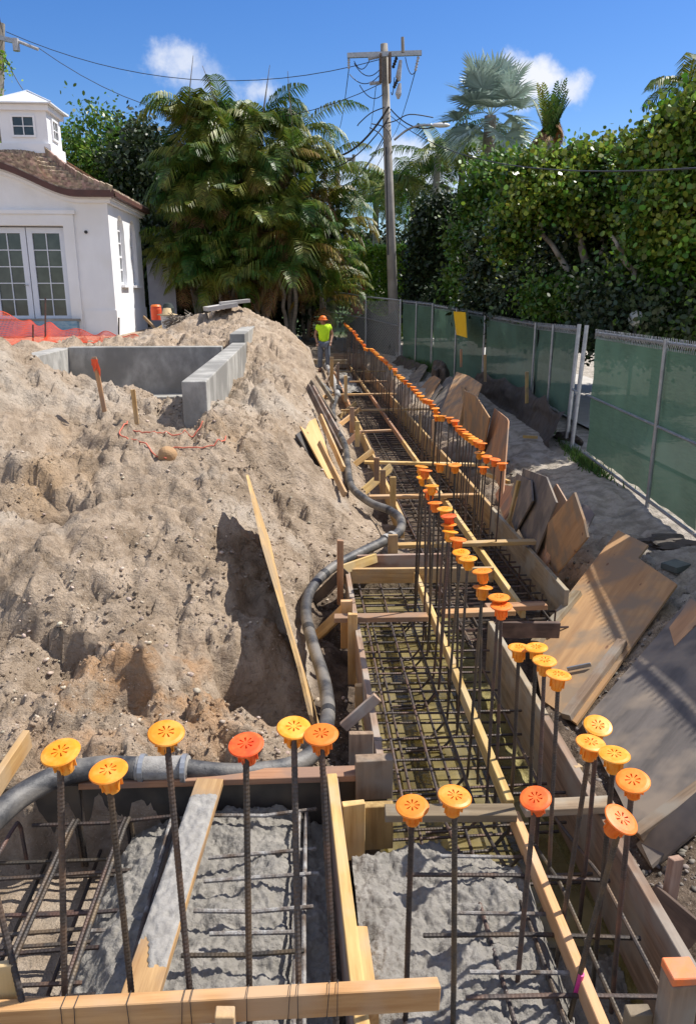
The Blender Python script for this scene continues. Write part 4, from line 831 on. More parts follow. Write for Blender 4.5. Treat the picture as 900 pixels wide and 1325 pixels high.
mb=MB(); mb.tube(curve([P(412,495,.3),P(420,500,.2),P(428,508,.15)],4),.045,10); tag(mb.build('steel_pipe','galv'),'short muddy pipe leaning at the hose junction','pipe')
# cords on the mound
def cordon(pxs,Ys,name,lab,m='cord',r=.007):
    pts=[]
    for (px,py),Y in zip(pxs,Ys):
        p=PY(px,py,Y); pts.append(p)
    pts=curve(pts,8); out=[]
    for p in pts:
        h=sum(hz(p.x+dx_,p.y+dy_) for dx_,dy_ in((0,0),(.06,0),(-.06,0),(0,.06),(0,-.06)))/5; out.append(V(p.x,p.y,max(h+.02,hz(p.x,p.y)+r)))
    mb=MB(); mb.tube(out,r,6); o=mb.build(name,m,smooth=True); tag(o,lab,'cord','red cords on the mound'); return o
cordon([(165,545),(155,565),(165,582),(195,608),(217,625)],[7.7,7.5,7.35,7.1,6.95],'string_line','red cord lying on the upper mound left of the small stone')
cordon([(172,555),(200,565),(230,565),(252,550),(262,540)],[7.55,7.5,7.5,7.6,7.7],'string_line','red cord curving along the crest of the mound')
cordon([(217,625),(216,600),(220,590),(260,595),(285,590),(292,560)],[6.95,7.1,7.2,7.2,7.3,7.6],'string_line','red cord running right from the small stone')
p=PY(218,605,7.05); mb=MB(); bm=bmesh.new(); bmesh.ops.create_icosphere(bm,subdivisions=3,radius=.09)
for v in bm.verts: v.co*=1+.25*(float(fbm(np.array([v.co.x*12+5]),np.array([v.co.y*12+v.co.z*9]),3)[0])-.5)
me=bpy.data.meshes.new('boulder'); bm.to_mesh(me); bm.free(); me.materials.append(mat('ochre_stone',(.42,.25,.12),(.33,.2,.1),.9,(9,9,9),bump=.5)); o=bpy.data.objects.new('boulder',me); COL.objects.link(o); o.location=(p.x,p.y,hz(p.x,p.y)+.02); tag(o,'small ochre boulder tied with red cord on the mound','boulder')
# ------------------------------------------------------------------ cured concrete walls
cw=lambda a,b,z0,z1,t,lab: None
def wall(name,x0,x1,y0,y1,z0,z1,lab,grp='cured concrete foundation walls',notch=None):
    mb=MB(); mb.box(((x0+x1)/2,(y0+y1)/2,(z0+z1)/2),(x1-x0,y1-y0,z1-z0)); o=mb.build(name,'concrete'); bv=o.modifiers.new('b','BEVEL'); bv.width=.012; bv.segments=2; tag(o,lab,'concrete wall',grp); return o
wall('concrete_wall',-3.85,-1.30,13.2,13.45,0,1.52,'long cured concrete back wall of the pit left of the heap')
wall('concrete_wall',-1.24,-.98,8.15,14.6,.2,1.50,'thick cured concrete wing wall running away beside the mound')
wall('concrete_wall',-1.28,-1.0,14.6,18.2,.4,1.66,'raised far step of the wing wall beside the heap')
wall('concrete_wall',-4.15,-3.85,10.9,13.45,.1,1.5,'left cured concrete return wall of the pit')
wall('concrete_wall',-5.3,-4.15,10.9,11.15,.3,1.48,'low concrete wall at the left of the return wall')
wall('concrete_ledge',-3.85,-1.30,12.75,13.2,.1,.74,'lower ledge along the foot of the back wall')
# ------------------------------------------------------------------ house (pool pavilion)
HX0,HX1,HY0,HY1=-11.85,-5.15,22.6,27.0; HZ=1.26; EZ=4.95; HC=-8.5
house=empty('pavilion_house',((HX0+HX1)/2,HY0,HZ),'small white stucco pavilion with french doors, shingle roof and cupola','house')
AC=-8.95
def front_top(x):   # arched eyebrow over the doors
    u=abs(x-AC)/3.1
    if u>=1: return EZ
    return EZ+.80*(0.5+0.5*math.cos(math.pi*u**1.35))
mb=MB(); N_=56; xs=[HX0+(HX1-HX0)*i/N_ for i in range(N_+1)]
DX0,DX1,DZ0,DZ1=-10.62,-6.38,1.62,4.15
# front wall with the door opening
def quad(x0,x1,z0a,z1a,z0b,z1b,y=HY0): mb.add([(x0,y,z0a),(x1,y,z0b),(x1,y,z1b),(x0,y,z1a)],[(0,1,2,3)])
for i in range(N_):
    a,b=xs[i],xs[i+1]
    if b<=DX0 or a>=DX1: quad(a,b,HZ-.6,front_top(a),HZ-.6,front_top(b))
    else:
        a2,b2=max(a,DX0),min(b,DX1)
        if a<DX0: quad(a,DX0,HZ-.6,front_top(a),HZ-.6,front_top(DX0))
        if b>DX1: quad(DX1,b,HZ-.6,front_top(DX1),HZ-.6,front_top(b))
        quad(a2,b2,DZ1,front_top(a2),DZ1,front_top(b2)); quad(a2,b2,HZ-.6,HZ+.1,HZ-.6,HZ+.1)
# reveals
mb.add([(DX0,HY0,DZ0-.4),(DX0,HY0+.25,DZ0-.4),(DX0,HY0+.25,DZ1),(DX0,HY0,DZ1)],[(0,1,2,3)]); mb.add([(DX1,HY0,DZ0-.4),(DX1,HY0+.25,DZ0-.4),(DX1,HY0+.25,DZ1),(DX1,HY0,DZ1)],[(3,2,1,0)]); mb.add([(DX0,HY0,DZ1),(DX1,HY0,DZ1),(DX1,HY0+.25,DZ1),(DX0,HY0+.25,DZ1)],[(0,1,2,3)])
mb.build('front_wall','stucco',house)
# side wall with two arched windows
mb=MB(); wins=[(24.05,.42),(25.72,.42)]; WZ0,WZ1=2.62,4.15
def archpts(yc,hw,z0,z1,n=12):
    pts=[(yc+hw,z0)]+[(yc+hw*math.cos(a),z1+hw*1.0*math.sin(a)) for a in [math.pi*k/n for k in range(n+1)]]+[(yc-hw,z0)]
    return pts
bm=bmesh.new()
def ring(pts,x): 
    vs=[bm.verts.new((x,y,z)) for y,z in pts]; return [bm.edges.new((vs[i],vs[(i+1)%len(vs)])) for i in range(len(vs))]
ed=ring([(HY0,HZ-.6),(HY1,HZ-.6),(HY1,EZ),(HY0,EZ)],HX1)
for yc,hw in wins: ed+=ring(archpts(yc,hw,WZ0,WZ1),HX1)
bmesh.ops.triangle_fill(bm,use_beauty=True,use_dissolve=False,edges=ed)
tri=[[tuple(v.co) for v in f.verts] for f in bm.faces]; bm.free()
for t in tri: mb.add(t,[(0,1,2)])
for yc,hw in wins:
    p=archpts(yc,hw,WZ0,WZ1)
    for i in range(len(p)): a=p[i];b=p[(i+1)%len(p)]; mb.add([(HX1,*a),(HX1,*b),(HX1-.2,*b),(HX1-.2,*a)],[(0,1,2,3)])
mb.add([(HX0,HY0,HZ-.6),(HX0,HY1,HZ-.6),(HX0,HY1,EZ),(HX0,HY0,EZ)],[(3,2,1,0)]); mb.add([(HX0,HY1,HZ-.6),(HX1,HY1,HZ-.6),(HX1,HY1,EZ),(HX0,HY1,EZ)],[(3,2,1,0)])
mb.build('side_wall','stucco',house)
# plinth, string course, cornice, corner
mb=MB()
for (x0,x1,y0,y1,z0,z1) in [(DX1+.36,HX1+.031,HY0-.03,HY0-.002,HZ-.5,HZ+.66),(HX1+.002,HX1+.03,HY0-.001,HY1,HZ-.5,HZ+.66)]: mb.box(((x0+x1)/2,(y0+y1)/2,(z0+z1)/2),(x1-x0,y1-y0,z1-z0))
mb.build('plinth','stucco',house)
mb=MB()
for dz,pr,h in [(-.16,.10,.09),(-.07,.16,.08)]:
    mb.box((HX1+pr/2,(HY0+HY1)/2,EZ+dz),(pr,HY1-HY0+2*pr,h))
for dz,pr,h in [(-.16,.10,.09),(-.07,.16,.08)]:
    for i in range(N_):
        a,b=xs[i],xs[i+1]; za,zb=front_top(a)+dz,front_top(b)+dz
        mb.add([(a,HY0-pr,za-h/2),(b,HY0-pr,zb-h/2),(b,HY0-pr,zb+h/2),(a,HY0-pr,za+h/2),(a,HY0,za-h/2),(b,HY0,zb-h/2),(b,HY0,zb+h/2),(a,HY0,za+h/2)],[(0,1,2,3),(0,4,5,1),(3,2,6,7)])
mb.build('cornice','trim',house)
# fascia and roof
_c=PY(34,200,24.05); RC=_c.x; RZ=_c.z+.08
def roofpt(u,v,drop=0):
    # front slope: u across, v up
    x=HX0-.28+(HX1-HX0+.56)*u; xe=x; z0=front_top(min(max(x,HX0),HX1))+.04
    xt=RC+(x-RC)*.19; zt=RZ; Yf=HY0-.32; Yt=HY0+1.55
    vv=v; fl=.18*math.sin(math.pi*v)
    return V(x+(xt-x)*vv,Yf+(Yt-Yf)*vv,z0+(zt-z0)*vv-fl*.9*(1 if z0<5.2 else .3)+drop)
mb=MB(); nr=12; nu=60
for r in range(nr):
    v0=r/nr; v1=(r+1.12)/nr
    for i in range(nu):
        u0,u1=i/nu,(i+1)/nu; j=R.uniform(-.006,.010)
        a=roofpt(u0,v0,.09+j);b=roofpt(u1,v0,.09+j);c=roofpt(u1,min(v1,1),0+j);d=roofpt(u0,min(v1,1),0+j)
        mb.add([a,b,c,d,a-V(0,0,.08),b-V(0,0,.08)],[(0,1,2,3),(0,4,5,1)])
# right slope
def rp(u,v,drop=0):
    y=HY0-.32+(HY1-HY0+.64)*u; x=HX1+.28; z0=EZ+.04; yt=24.8+(y-24.8)*.25; xt=RC+.19*(HX1+.28-RC); zt=RZ
    yt=HY0+1.55+(HY1-1.55-HY0-1.55)*u
    return V(x+(xt-x)*v,y+(yt-y)*v,z0+(zt-z0)*v-.16*math.sin(math.pi*v)+drop)
for r in range(nr):
    v0=r/nr; v1=min((r+1.12)/nr,1)
    for i in range(40):
        u0,u1=i/40,(i+1)/40; j=R.uniform(-.006,.010); a=rp(u0,v0,.09+j);b=rp(u1,v0,.09+j);c=rp(u1,v1,j);d=rp(u0,v1,j)
        mb.add([a,b,c,d,a-V(0,0,.05),b-V(0,0,.05)],[(0,1,2,3),(0,4,5,1)])
# hip cap and far side closure
hip=[roofpt(1,v/12,.07) for v in range(13)]
for i in range(12): mb.bar(hip[i]+V(-.04,-.04,0),hip[i+1]+V(-.04,-.04,.03),.16,.05,up=(.6,-.6,.6))
mb.add([(HX0-.28,HY0-.32,EZ),(RC-.7,HY0+1.55,RZ),(RC-.7,HY1-1.55,RZ),(HX0-.28,HY1+.32,EZ)],[(0,1,2,3)]); mb.add([(HX0-.28,HY1+.32,EZ),(HX1+.28,HY1+.32,EZ),(RC+.7,HY1-1.55,RZ),(RC-.7,HY1-1.55,RZ)],[(0,1,2,3)])
roof=mb.build('roof','shingle',house)
mb=MB()
for i in range(nu):
    a=roofpt(i/nu,0);b=roofpt((i+1)/nu,0); mb.add([a+V(0,-.03,.05),b+V(0,-.03,.05),b+V(0,-.03,-.11),a+V(0,-.03,-.11),a+V(0,.32,-.11),b+V(0,.32,-.11)],[(3,2,1,0),(3,4,5,2)])
for i in range(40):
    a=rp(i/40,0);b=rp((i+1)/40,0); mb.add([a+V(.03,0,.03),b+V(.03,0,.03),b+V(.03,0,-.09),a+V(.03,0,-.09),a+V(-.3,0,-.09),b+V(-.3,0,-.09)],[(3,2,1,0),(3,4,5,2)])
mb.build('fascia','brown',house)
# cupola
mb=MB(); cx,cy=RC,24.05+.70; hw=.70; DZ_=_c.z-6.45
mb.box((cx,cy,7.15),(2*hw,2*hw,1.4)); cup=mb.build('cupola','trim',house)
mb=MB(); mb.box((cx,cy,6.62),(2*hw+.14,2*hw+.14,.34)); cb=mb.build('cupola_base','trim',cup)
mb=MB(); mb.box((cx,cy,7.86),(2*hw+.22,2*hw+.22,.17)); ce=mb.build('cupola_cornice','trim',cup)
mb=MB(); e_=hw+.24; 
mb.add([(cx-e_,cy-e_,7.953),(cx+e_,cy-e_,7.953),(cx+e_,cy+e_,7.953),(cx-e_,cy+e_,7.953),(cx-e_,cy-e_,7.99),(cx+e_,cy-e_,7.99),(cx+e_,cy+e_,7.99),(cx-e_,cy+e_,7.99),(cx,cy,8.52)],[(3,2,1,0),(0,1,5,4),(1,2,6,5),(2,3,7,6),(3,0,4,7),(4,5,8),(5,6,8),(6,7,8),(7,4,8)])
for sx,sy in((1,1),(1,-1),(-1,1),(-1,-1)): mb.bar((cx+sx*e_,cy+sy*e_,8.0),(cx,cy,8.54),.03,.03)
mb.build('cupola_roof','metalw',cup)
def window(parent,name,org,ux,w,h,nw,nh,fr=.06,mun=.025,m='trim',nrm=(0,-1,0),solid=.05):
    """org: lower-left corner on wall, ux: unit vector across, frame with muntins and a glass pane"""
    o=V(*org);ux=V(*ux);n=V(*nrm);uz=V(0,0,1); mb=MB()
    def bx(x0,x1,z0,z1,d0,d1):
        c=[o+ux*x+uz*z+n*d for x in(x0,x1) for z in(z0,z1) for d in(d0,d1)]
        mb.add(c,[(0,1,3,2),(4,6,7,5),(0,4,5,1),(2,3,7,6),(0,2,6,4),(1,5,7,3)])
    bx(0,fr,0,h,0,solid);bx(w-fr,w,0,h,0,solid);bx(fr,w-fr,0,fr,0,solid-.002);bx(fr,w-fr,h-fr,h,0,solid-.002)
    for i in range(1,nw): x=fr+(w-2*fr)*i/nw; bx(x-mun/2,x+mun/2,fr,h-fr,.004,solid*.7)
    for i in range(1,nh): z=fr+(h-2*fr)*i/nh; bx(fr,w-fr,z-mun/2,z+mun/2,.003,solid*.66)
    f=mb.build(name,m,parent)
    mb=MB(); mb.add([o+ux*fr+uz*fr+n*.002,o+ux*(w-fr)+uz*fr+n*.002,o+ux*(w-fr)+uz*(h-fr)+n*.002,o+ux*fr+uz*(h-fr)+n*.002],[(0,1,2,3)])
    return f,mb
f,g_=window(cup,'window',(cx-.36,cy-hw-.004,6.98),(1,0,0),.72,.66,2,2)
g_.build('pane','glass',cup)
f,g_=window(cup,'window',(cx+hw+.004,cy-.30,6.98),(0,1,0),.6,.66,2,2,nrm=(1,0,0)); g_.build('pane','glass',cup)
_s=V(.93,.93,.86); _c0=V(cx,cy,6.45)-root_loc(house); cup.scale=_s; cup.location=V(*[(1-_s[i])*_c0[i] for i in range(3)])+V(0,0,DZ_)
# doors : four leaves
lw=(DX1-DX0)/4
for k in range(4):
    x0=DX0+lw*k
    f,g_=window(house,'french_door',(x0+.012,HY0+.16,DZ0),(1,0,0),lw-.024,DZ1-DZ0-.03,2,5,fr=.15,mun=.024,m='doorp',solid=.06)
    g_.build('pane','glass',f); 
    if k%2==0: mb=MB(); mb.tube([(x0+lw-.08,HY0+.08,2.6),(x0+lw-.08,HY0+.04,2.6),(x0+lw-.17,HY0+.04,2.6)],.012,6); mb.build('handle','galv',f)
mb=MB()
for (x0,x1,z0,z1,pr) in [(DX0-.30,DX0-.01,DZ0-.3,DZ1+.3,.07),(DX1+.01,DX1+.30,DZ0-.3,DZ1+.3,.07),(DX0-.01,DX1+.01,DZ1+.01,DZ1+.30,.07),(DX0-.36,DX1+.36,DZ1+.302,DZ1+.40,.11)]: mb.box(((x0+x1)/2,HY0-pr/2,(z0+z1)/2),(x1-x0,pr-.004,z1-z0))
mb.build('door_surround','stucco',house)
mb=MB(); mb.box(((DX0+DX1)/2-.1,HY0-.16,HZ+.12),(DX1-DX0+.6,.3,.5)); mb.build('threshold','blue',house)
mb=MB(); mb.box(((DX0+DX1)/2-.1,HY0-.10,HZ+.40),(DX1-DX0+.7,.4,.06)); mb.build('sill','concrete',house)
for yc,hw2 in wins:
    p=archpts(yc,hw2,WZ0,WZ1); mb=MB(); k=len(p)
    pin=archpts(yc,hw2-.07,WZ0+.07,WZ1)
    for i in range(k):
        a,b,c,d=p[i],p[(i+1)%k],pin[(i+1)%k],pin[i]; X0,X1=HX1-.16,HX1-.10
        mb.add([(X1,*a),(X1,*b),(X1,*c),(X1,*d),(X0,*c),(X0,*d)],[(0,1,2,3),(3,2,4,5)])
    for z in (3.05,3.42,3.8,4.15): mb.box((HX1-.13,yc,z),(.05,2*hw2-.14,.035 if z!=3.42 else .06))
    mb.box((HX1-.131,yc,3.5),(.045,.03,1.7))
    f=mb.build('window','trim',house)
    mb=MB(); mb.add([(HX1-.15,*q) for q in pin],[tuple(range(k))]); mb.build('pane','glass',f)
    mb=MB(); mb.box((HX1+.02,yc,WZ0-.04),(.18,2*hw2+.14,.07)); mb.build('sill','trim',f)
mb=MB(); T=Matrix.Translation((-5.78,HY0-.03,4.0))@Matrix.Rotation(math.pi/2,4,'X'); mb.lathe((0,0,0),[(0,.02),(.04,.02),(.045,-.03),(0,-.03)],12,T=T); mb.build('light_socket','blk',house)
# things beside the house
def bucket(px,py,Y,s,m,name,lab,cat,rim=None,lid=None):
    p=PY(px,py,Y); e=empty(name,tuple(p),lab,cat); mb=MB(); mb.lathe(tuple(p),[(0,0),(.13*s,0),(.155*s,.34*s),(.165*s,.35*s),(.165*s,.37*s),(.14*s,.36*s),(.12*s,.05*s)],20); mb.build('bucket_body',m,e,smooth=False)
    if lid: mb=MB(); mb.lathe((p.x,p.y,p.z+.37*s),lid,20); mb.build('hat','straw',e)
    return e
p=PY(218,429,21.); bucket(218,429,21.,1.15,'white','bucket','white bucket with soil beside the house corner','bucket')
mb=MB(); mb.lathe((p.x,p.y,p.z+.44),[(0,.17),(.10,.16),(.13,.03),(.27,0),(.27,-.015),(0,-.012)],20); tag(mb.build('straw_hat','straw',smooth=True),'straw hat sitting on the white bucket','hat')
p=PY(203,414,23.2); mb=MB(); mb.lathe(tuple(p),[(0,0),(.15,0),(.16,.3),(.14,.38),(0,.38)],18); e=empty('water_cooler',tuple(p),'orange round water cooler in the shade by the house wall','cooler'); mb.build('cooler_body','net',e); mb=MB(); mb.lathe((p.x,p.y,p.z+.38),[(0,.06),(.12,.05),(.16,0),(0,0)],18); mb.build('lid','redor',e)
p=PY(219,420,22.4); mb=MB(); mb.lathe(tuple(p),[(0,0),(.16,0),(.17,.45),(.1,.58),(0,.6)],18); tag(mb.build('jug','darkcloth'),'dark green jug behind the white bucket','jug')
p0=PY(194,400,27.2);p1=PY(229,402,27.2); mb=MB(); mb.box(((p0.x+p1.x)/2,27.2,2.35),(p1.x-p0.x,.08,2.3)); tag(mb.build('wall_panel',mat('grey_board',(.36,.37,.42),(.30,.31,.36),.8,(3,3,3))),'plain grey board standing in the shade behind the house','panel')
for a,ya,b,yb,w,lab in [((186,410),21.5,(212,436),20.6,.08,'tan board leaning by the house corner'),((206,437),20.5,(244,437),20.6,.12,'board lying on soil in front of the bucket'),((196,430),21,(214,420),22,.07,'stick propped behind the bucket'),((228,414),21.,(240,430),20.5,.05,'thin stick in the brush pile')]:
    board('plank',PY(*a,ya),PY(*b,yb),w,.04,'wood',lab,'plank')
# brush pile
mb=MB(); p=PY(236,428,20.8)
for i in range(90):
    a=R.uniform(0,6.28); q=p+V(R.uniform(-.35,.35),R.uniform(-.3,.3),R.uniform(.0,.35)); d=V(math.cos(a),math.sin(a),R.uniform(-.3,.8))*R.uniform(.1,.3); mb.tube([q-d,q+V(0,0,.04),q+d],.012,4)
tag(mb.build('brush_pile','bark'),'tangled pile of roots and brush by the house','brush pile')
# orange safety net fence
net=empty('safety_fence',tuple(PY(60,440,15.5)),'orange plastic mesh safety fence sagging in front of the house','safety fence')
topl=[(-40,402,16.5),(0,405,16.5),(40,417,16.5),(66,421,16.4),(110,430,16.2),(150,432,16),(185,438,15.8)]; botl=[(-40,440,14.8),(0,446,14.8),(40,446,14.9),(66,443,15.2),(110,443,15.4),(150,443,15.5),(188,443,15.6)]
tp=curve([PY(*q) for q in topl],14); bt=curve([PY(*q) for q in botl],14); n1=len(tp)
def npnt(i,j,nj):
    t=j/nj; p=tp[i].lerp(bt[i],t); return p+V(0,.10*math.sin(i*.35+t*3),-.08*math.sin(math.pi*t)+.05*math.sin(i*.5)*(1-t))
mb=MB()
NJ=15
for j in range(NJ+1):
    rr=.009 if j in(0,NJ) else .004
    mb.tube([npnt(i,j,NJ) for i in range(n1)],rr,4,cap=False)
for i in range(n1-1):
    for s in (0,.5): 
        mb.tube([npnt(i,j,NJ).lerp(npnt(i+1,j,NJ),s) for j in range(0,NJ+1)],.004,4,cap=False)
mb.build('mesh_net','net',net)
for px,pt,pb,Y in [(59,385,445,15.9),(154,411,442,15.8),(43,420,442,15.6)]:
    mb=MB(); mb.tube([PY(px,pt,Y),PY(px,pb+12,Y)],.018,6); mb.build('fence_pin','steel',net)
# ------------------------------------------------------------------ screened fence on the right
FZ=1.86
GFN='panels of the screened construction fence'
def cloth(parent,a,b,z0a,z1a,z0b,z1b,name,m,nu=60,nv=14,amp=.03,seed=0,holes=None,push=None):
    A=V(*a,0);B=V(*b,0); d=(B-A); n=V(-d.y,d.x,0).normalized(); vs=[]
    us=np.linspace(0,1,nu+1); vv=np.linspace(0,1,nv+1); U,Vv=np.meshgrid(us,vv); L=d.length
    off=(fbm(U*L*.8+seed*7,Vv*2.2,3,seed)-.5)*2*amp+(fbm(U*L*4+seed*7,Vv*1.2+U*3,3,seed+5)-.5)*amp*.9
    off=off*np.minimum(1,np.minimum(Vv,1-Vv)*8+.25)
    X=A.x+d.x*U+n.x*off; Y=A.y+d.y*U+n.y*off; Z=(z0a+(z0b-z0a)*U)*(1-Vv)+(z1a+(z1b-z1a)*U)*Vv
    Z=Z-(.02*np.abs(np.sin(U*L*2.6+seed)))*Vv+(.03*(fbm(U*L*3,U*0,2,seed)-.5))*(1-Vv)*2
    if push is not None: X,Y,Z=push(X,Y,Z,U,Vv)
    i=(np.arange(nv)[:,None]*(nu+1)+np.arange(nu)[None,:]).ravel(); f=np.stack([i,i+1,i+nu+2,i+nu+1],1)
    return np_mesh(name,np.stack([X,Y,Z],2).reshape(-1,3),f,m,parent,smooth=True)
def tufts(parent,a,b,za,zb,step=.055,off=(-.02,0)):
    A=V(*a,za);B=V(*b,zb); L=(B-A).length; mb=MB(); n=int(L/step)
    for i in range(n):
        p=A.lerp(B,(i+.5)/n)+V(off[0],off[1],0); h=.035
        mb.tube([p+V(0,0,-.10),p+V(R.uniform(-.01,.01),.022,-.03),p+V(R.uniform(-.01,.01),0,h)],.003,4); mb.tube([p+V(0,.02,-.10),p+V(0,-.008,-.03),p+V(0,.012,h)],.003,4)
    mb.build('wire_twist','galv',parent)
def post(parent,x,y,z0,z1,r=.024,lean=(0,0)): mb=MB(); mb.tube([(x,y,z0),(x+lean[0],y+lean[1],z1)],r,10); return mb.build('post','galv',parent)
def rail(parent,a,b,r=.02,name='rail'): mb=MB(); mb.tube([a,b],r,8); return mb.build(name,'galv',parent)
# near panel 1 & 2
def panel(a,b,zb,zt,lab,seed,mid=True,m='green',clip=0,posts=(0,1),brail=True,fab=True,nm='screened_fence'):
    e=empty(nm,(a[0],a[1],zb[0]),lab,'fence panel',GFN)
    A=V(*a,0);B=V(*b,0); d=(B-A).normalized()
    if fab: cloth(e,a,b,zb[0]+.09,zt[0]-.06,zb[1]+.09,zt[1]-.06,'windscreen',m,amp=.055,seed=seed,nu=int((B-A).length*16))
    rail(e,(*a,zt[0]-.02),(*b,zt[1]-.02),name='top_rail')
    if brail: rail(e,(a[0]-.03,a[1],zb[0]+.06),(b[0]-.03,b[1],zb[1]+.06),name='bottom_rail')
    if mid: rail(e,(a[0]-.035,a[1],(zb[0]+zt[0])/2),(b[0]-.035,b[1],(zb[1]+zt[1])/2),.017,name='middle_rail')
    for t in posts: p=A.lerp(B,t); z0=zb[0]+(zb[1]-zb[0])*t; z1=zt[0]+(zt[1]-zt[0])*t; post(e,p.x-.045,p.y,z0-.05,z1+.02)
    tufts(e,a,b,zt[0],zt[1]); return e
panel((3.57,3.3),(3.93,6.95),(.03,.02),(FZ,1.90),'green screened fence panel running off the right edge of the photo',1,posts=(0,.5,))
e=panel((3.935,7.0),(4.28,10.95),(.02,.02),(1.90,1.86),'large green screened fence panel with a galvanised cross rail, right of the gap',2,posts=(.31,))
# gate-like gap posts
gp=empty('fence_post_pair',(4.33,11.6,0),'pair of leaning galvanised posts at the bright gap between the green panels','fence posts')
for x,y,l in [(4.30,11.62,(.10,.05)),(4.36,12.05,(.08,.05))]: post(gp,x,y,-.03,1.92,.033,l)
rail(gp,(4.31,11.62,.9),(4.40,12.05,.9))
mb=MB(); mb.box((4.34,11.8,.03),(.16,.5,.07)); mb.build('base_plate','galv',gp)
def pushL(X,Y,Z,U,Vv): 
    return X,Y,Z+.42*(U**4)*(1-Vv)*0,
e=panel((4.42,12.1),(4.78,15.3),(.34,.28),(1.86,1.79),'green screened fence panel left of the gap above the loose silt fabric',3,mid=False,posts=(.5,),brail=False)
e=panel((4.78,15.33),(4.62,18.9),(.16,.1),(1.80,1.86),'green screened fence panel right of the yellow sign',4,mid=False,posts=(0,),brail=False)
e=panel((4.62,18.95),(3.95,22.6),(-.02,.12),(1.90,2.05),'green screened fence panel carrying the yellow sign',5,mid=False,posts=(0,.5),brail=False)
e=panel((3.95,22.65),(3.35,24.9),(.12,.22),(2.08,2.15),'farthest green screened fence panel, close to the utility pole',6,mid=False,posts=(0,.5),brail=False)
# yellow sign hung on the screen
A_=PY(587,403,19.3);B_=PY(602,404,18.95);
q=[PX(586,403,4.05),PX(601,404,4.10),PX(603,437,4.10),PX(590,433,4.05)]
mb=MB(); mb.add(q+[v+V(.02,.0,0) for v in q],[(0,1,2,3),(7,6,5,4),(0,4,5,1),(1,5,6,2),(2,6,7,3),(3,7,4,0)]); tag(mb.build('sign','yelsign'),'blank bright yellow plastic sign hanging on the green fence','sign')
# chain link with dark cloth across the far end
cl=empty('chain_link_fence',(2.3,26.6,.3),'chain-link fence with dark torn cloth across the far end of the trench','chain-link fence')
def seg(a,b,z0,z1a,z1b):
    A=V(*a,0);B=V(*b,0);d=(B-A);L=d.length;d=d.normalized(); mb=MB(); st=.105; n=int(L/st)
    for i in range(-int((z1a-z0)/st)-1,n+1):
        for sgn in(1,-1):
            pa=[]; 
            x0=i*st if sgn>0 else i*st+(z1a-z0)
            x1=x0+(z1a-z0)*sgn; s0,s1=x0,x1; za,zb=z0,z1a
            if s0==s1: continue
            lo,hi=0,L; 
            def zat(s): return za+(zb-za)*(s-s0)/(s1-s0)
            c0=min(max(s0,lo),hi); c1=min(max(s1,lo),hi)
            if abs(c1-c0)<.02: continue
            p=A+d*c0+V(0,0,zat(c0)); q=A+d*c1+V(0,0,zat(c1)); mb.tube([p,q],.0065,3,cap=False)
    mb.build('chain_link','galv',cl)
seg((3.3,25.1),(2.35,27.0),.3,2.13,2.2); seg((2.33,27.03),(.9,29.2),.3,2.25,2.3)
rail(cl,(3.3,25.08,2.15),(2.34,27,2.26),.026,'top_rail'); rail(cl,(2.34,27,2.26),(.9,29.2,2.5),.026,'top_rail'); rail(cl,(3.3,25.05,1.35),(2.34,26.97,1.55),.02,'middle_rail');rail(cl,(2.34,27,1.55),(.9,29.17,1.75),.02,'middle_rail')
for x,y,z in [(3.28,25.03,2.2),(2.34,26.98,2.35),(.9,29.2,2.5)]: post(cl,x,y,.2,z,.032)
cloth(cl,(3.2,25.4),(2.36,27.12),.35,1.9,.5,1.95,'dark_cloth','darkcloth',nu=24,seed=9,amp=.08,push=lambda X,Y,Z,U,Vv:(X,Y,Z-.45*Vv*np.clip(U*1.2,0,1)*(1-U)*2))
cloth(cl,(2.3,27.2),(1.75,28.0),.4,1.7,.5,1.3,'dark_cloth','darkcloth',nu=16,seed=12,amp=.08)
# loose silt fabric
sf=empty('silt_fence',(4.2,13.5,0),'loose black silt fabric drooping along the foot of the green fence on wooden stakes','silt fence')
cloth(sf,(4.20,11.7),(4.62,15.2),-.02,.62,-.05,.66,'silt_fabric','silt',nu=70,nv=14,amp=.10,seed=21,push=lambda X,Y,Z,U,Vv:(X-.22*(1-Vv),Y,Z-.30*Vv*np.abs(np.sin(U*3.14*2))*.5))
cloth(sf,(4.62,15.2),(4.45,19.0),-.05,.62,0,.60,'silt_fabric','silt',nu=70,nv=14,amp=.10,seed=23,push=lambda X,Y,Z,U,Vv:(X-.2*(1-Vv),Y,Z-.25*Vv*np.abs(np.sin(U*3.14*2.5))*.5))
cloth(sf,(3.75,22.4),(3.3,25.0),.1,.35,.2,.45,'silt_fabric','silt',nu=40,nv=10,amp=.1,seed=25,push=lambda X,Y,Z,U,Vv:(X-.3*(1-Vv),Y,Z))
for px,pt,pb,Y in [(681,481,522,14.1),(627,459,494,17.3),(596,452,475,19.6)]:
    a=PY(px,pt,Y);b=PY(px,pb,Y); board('stake',b,a,.06,.035,'wood',parent=sf,up=(1,0,0))
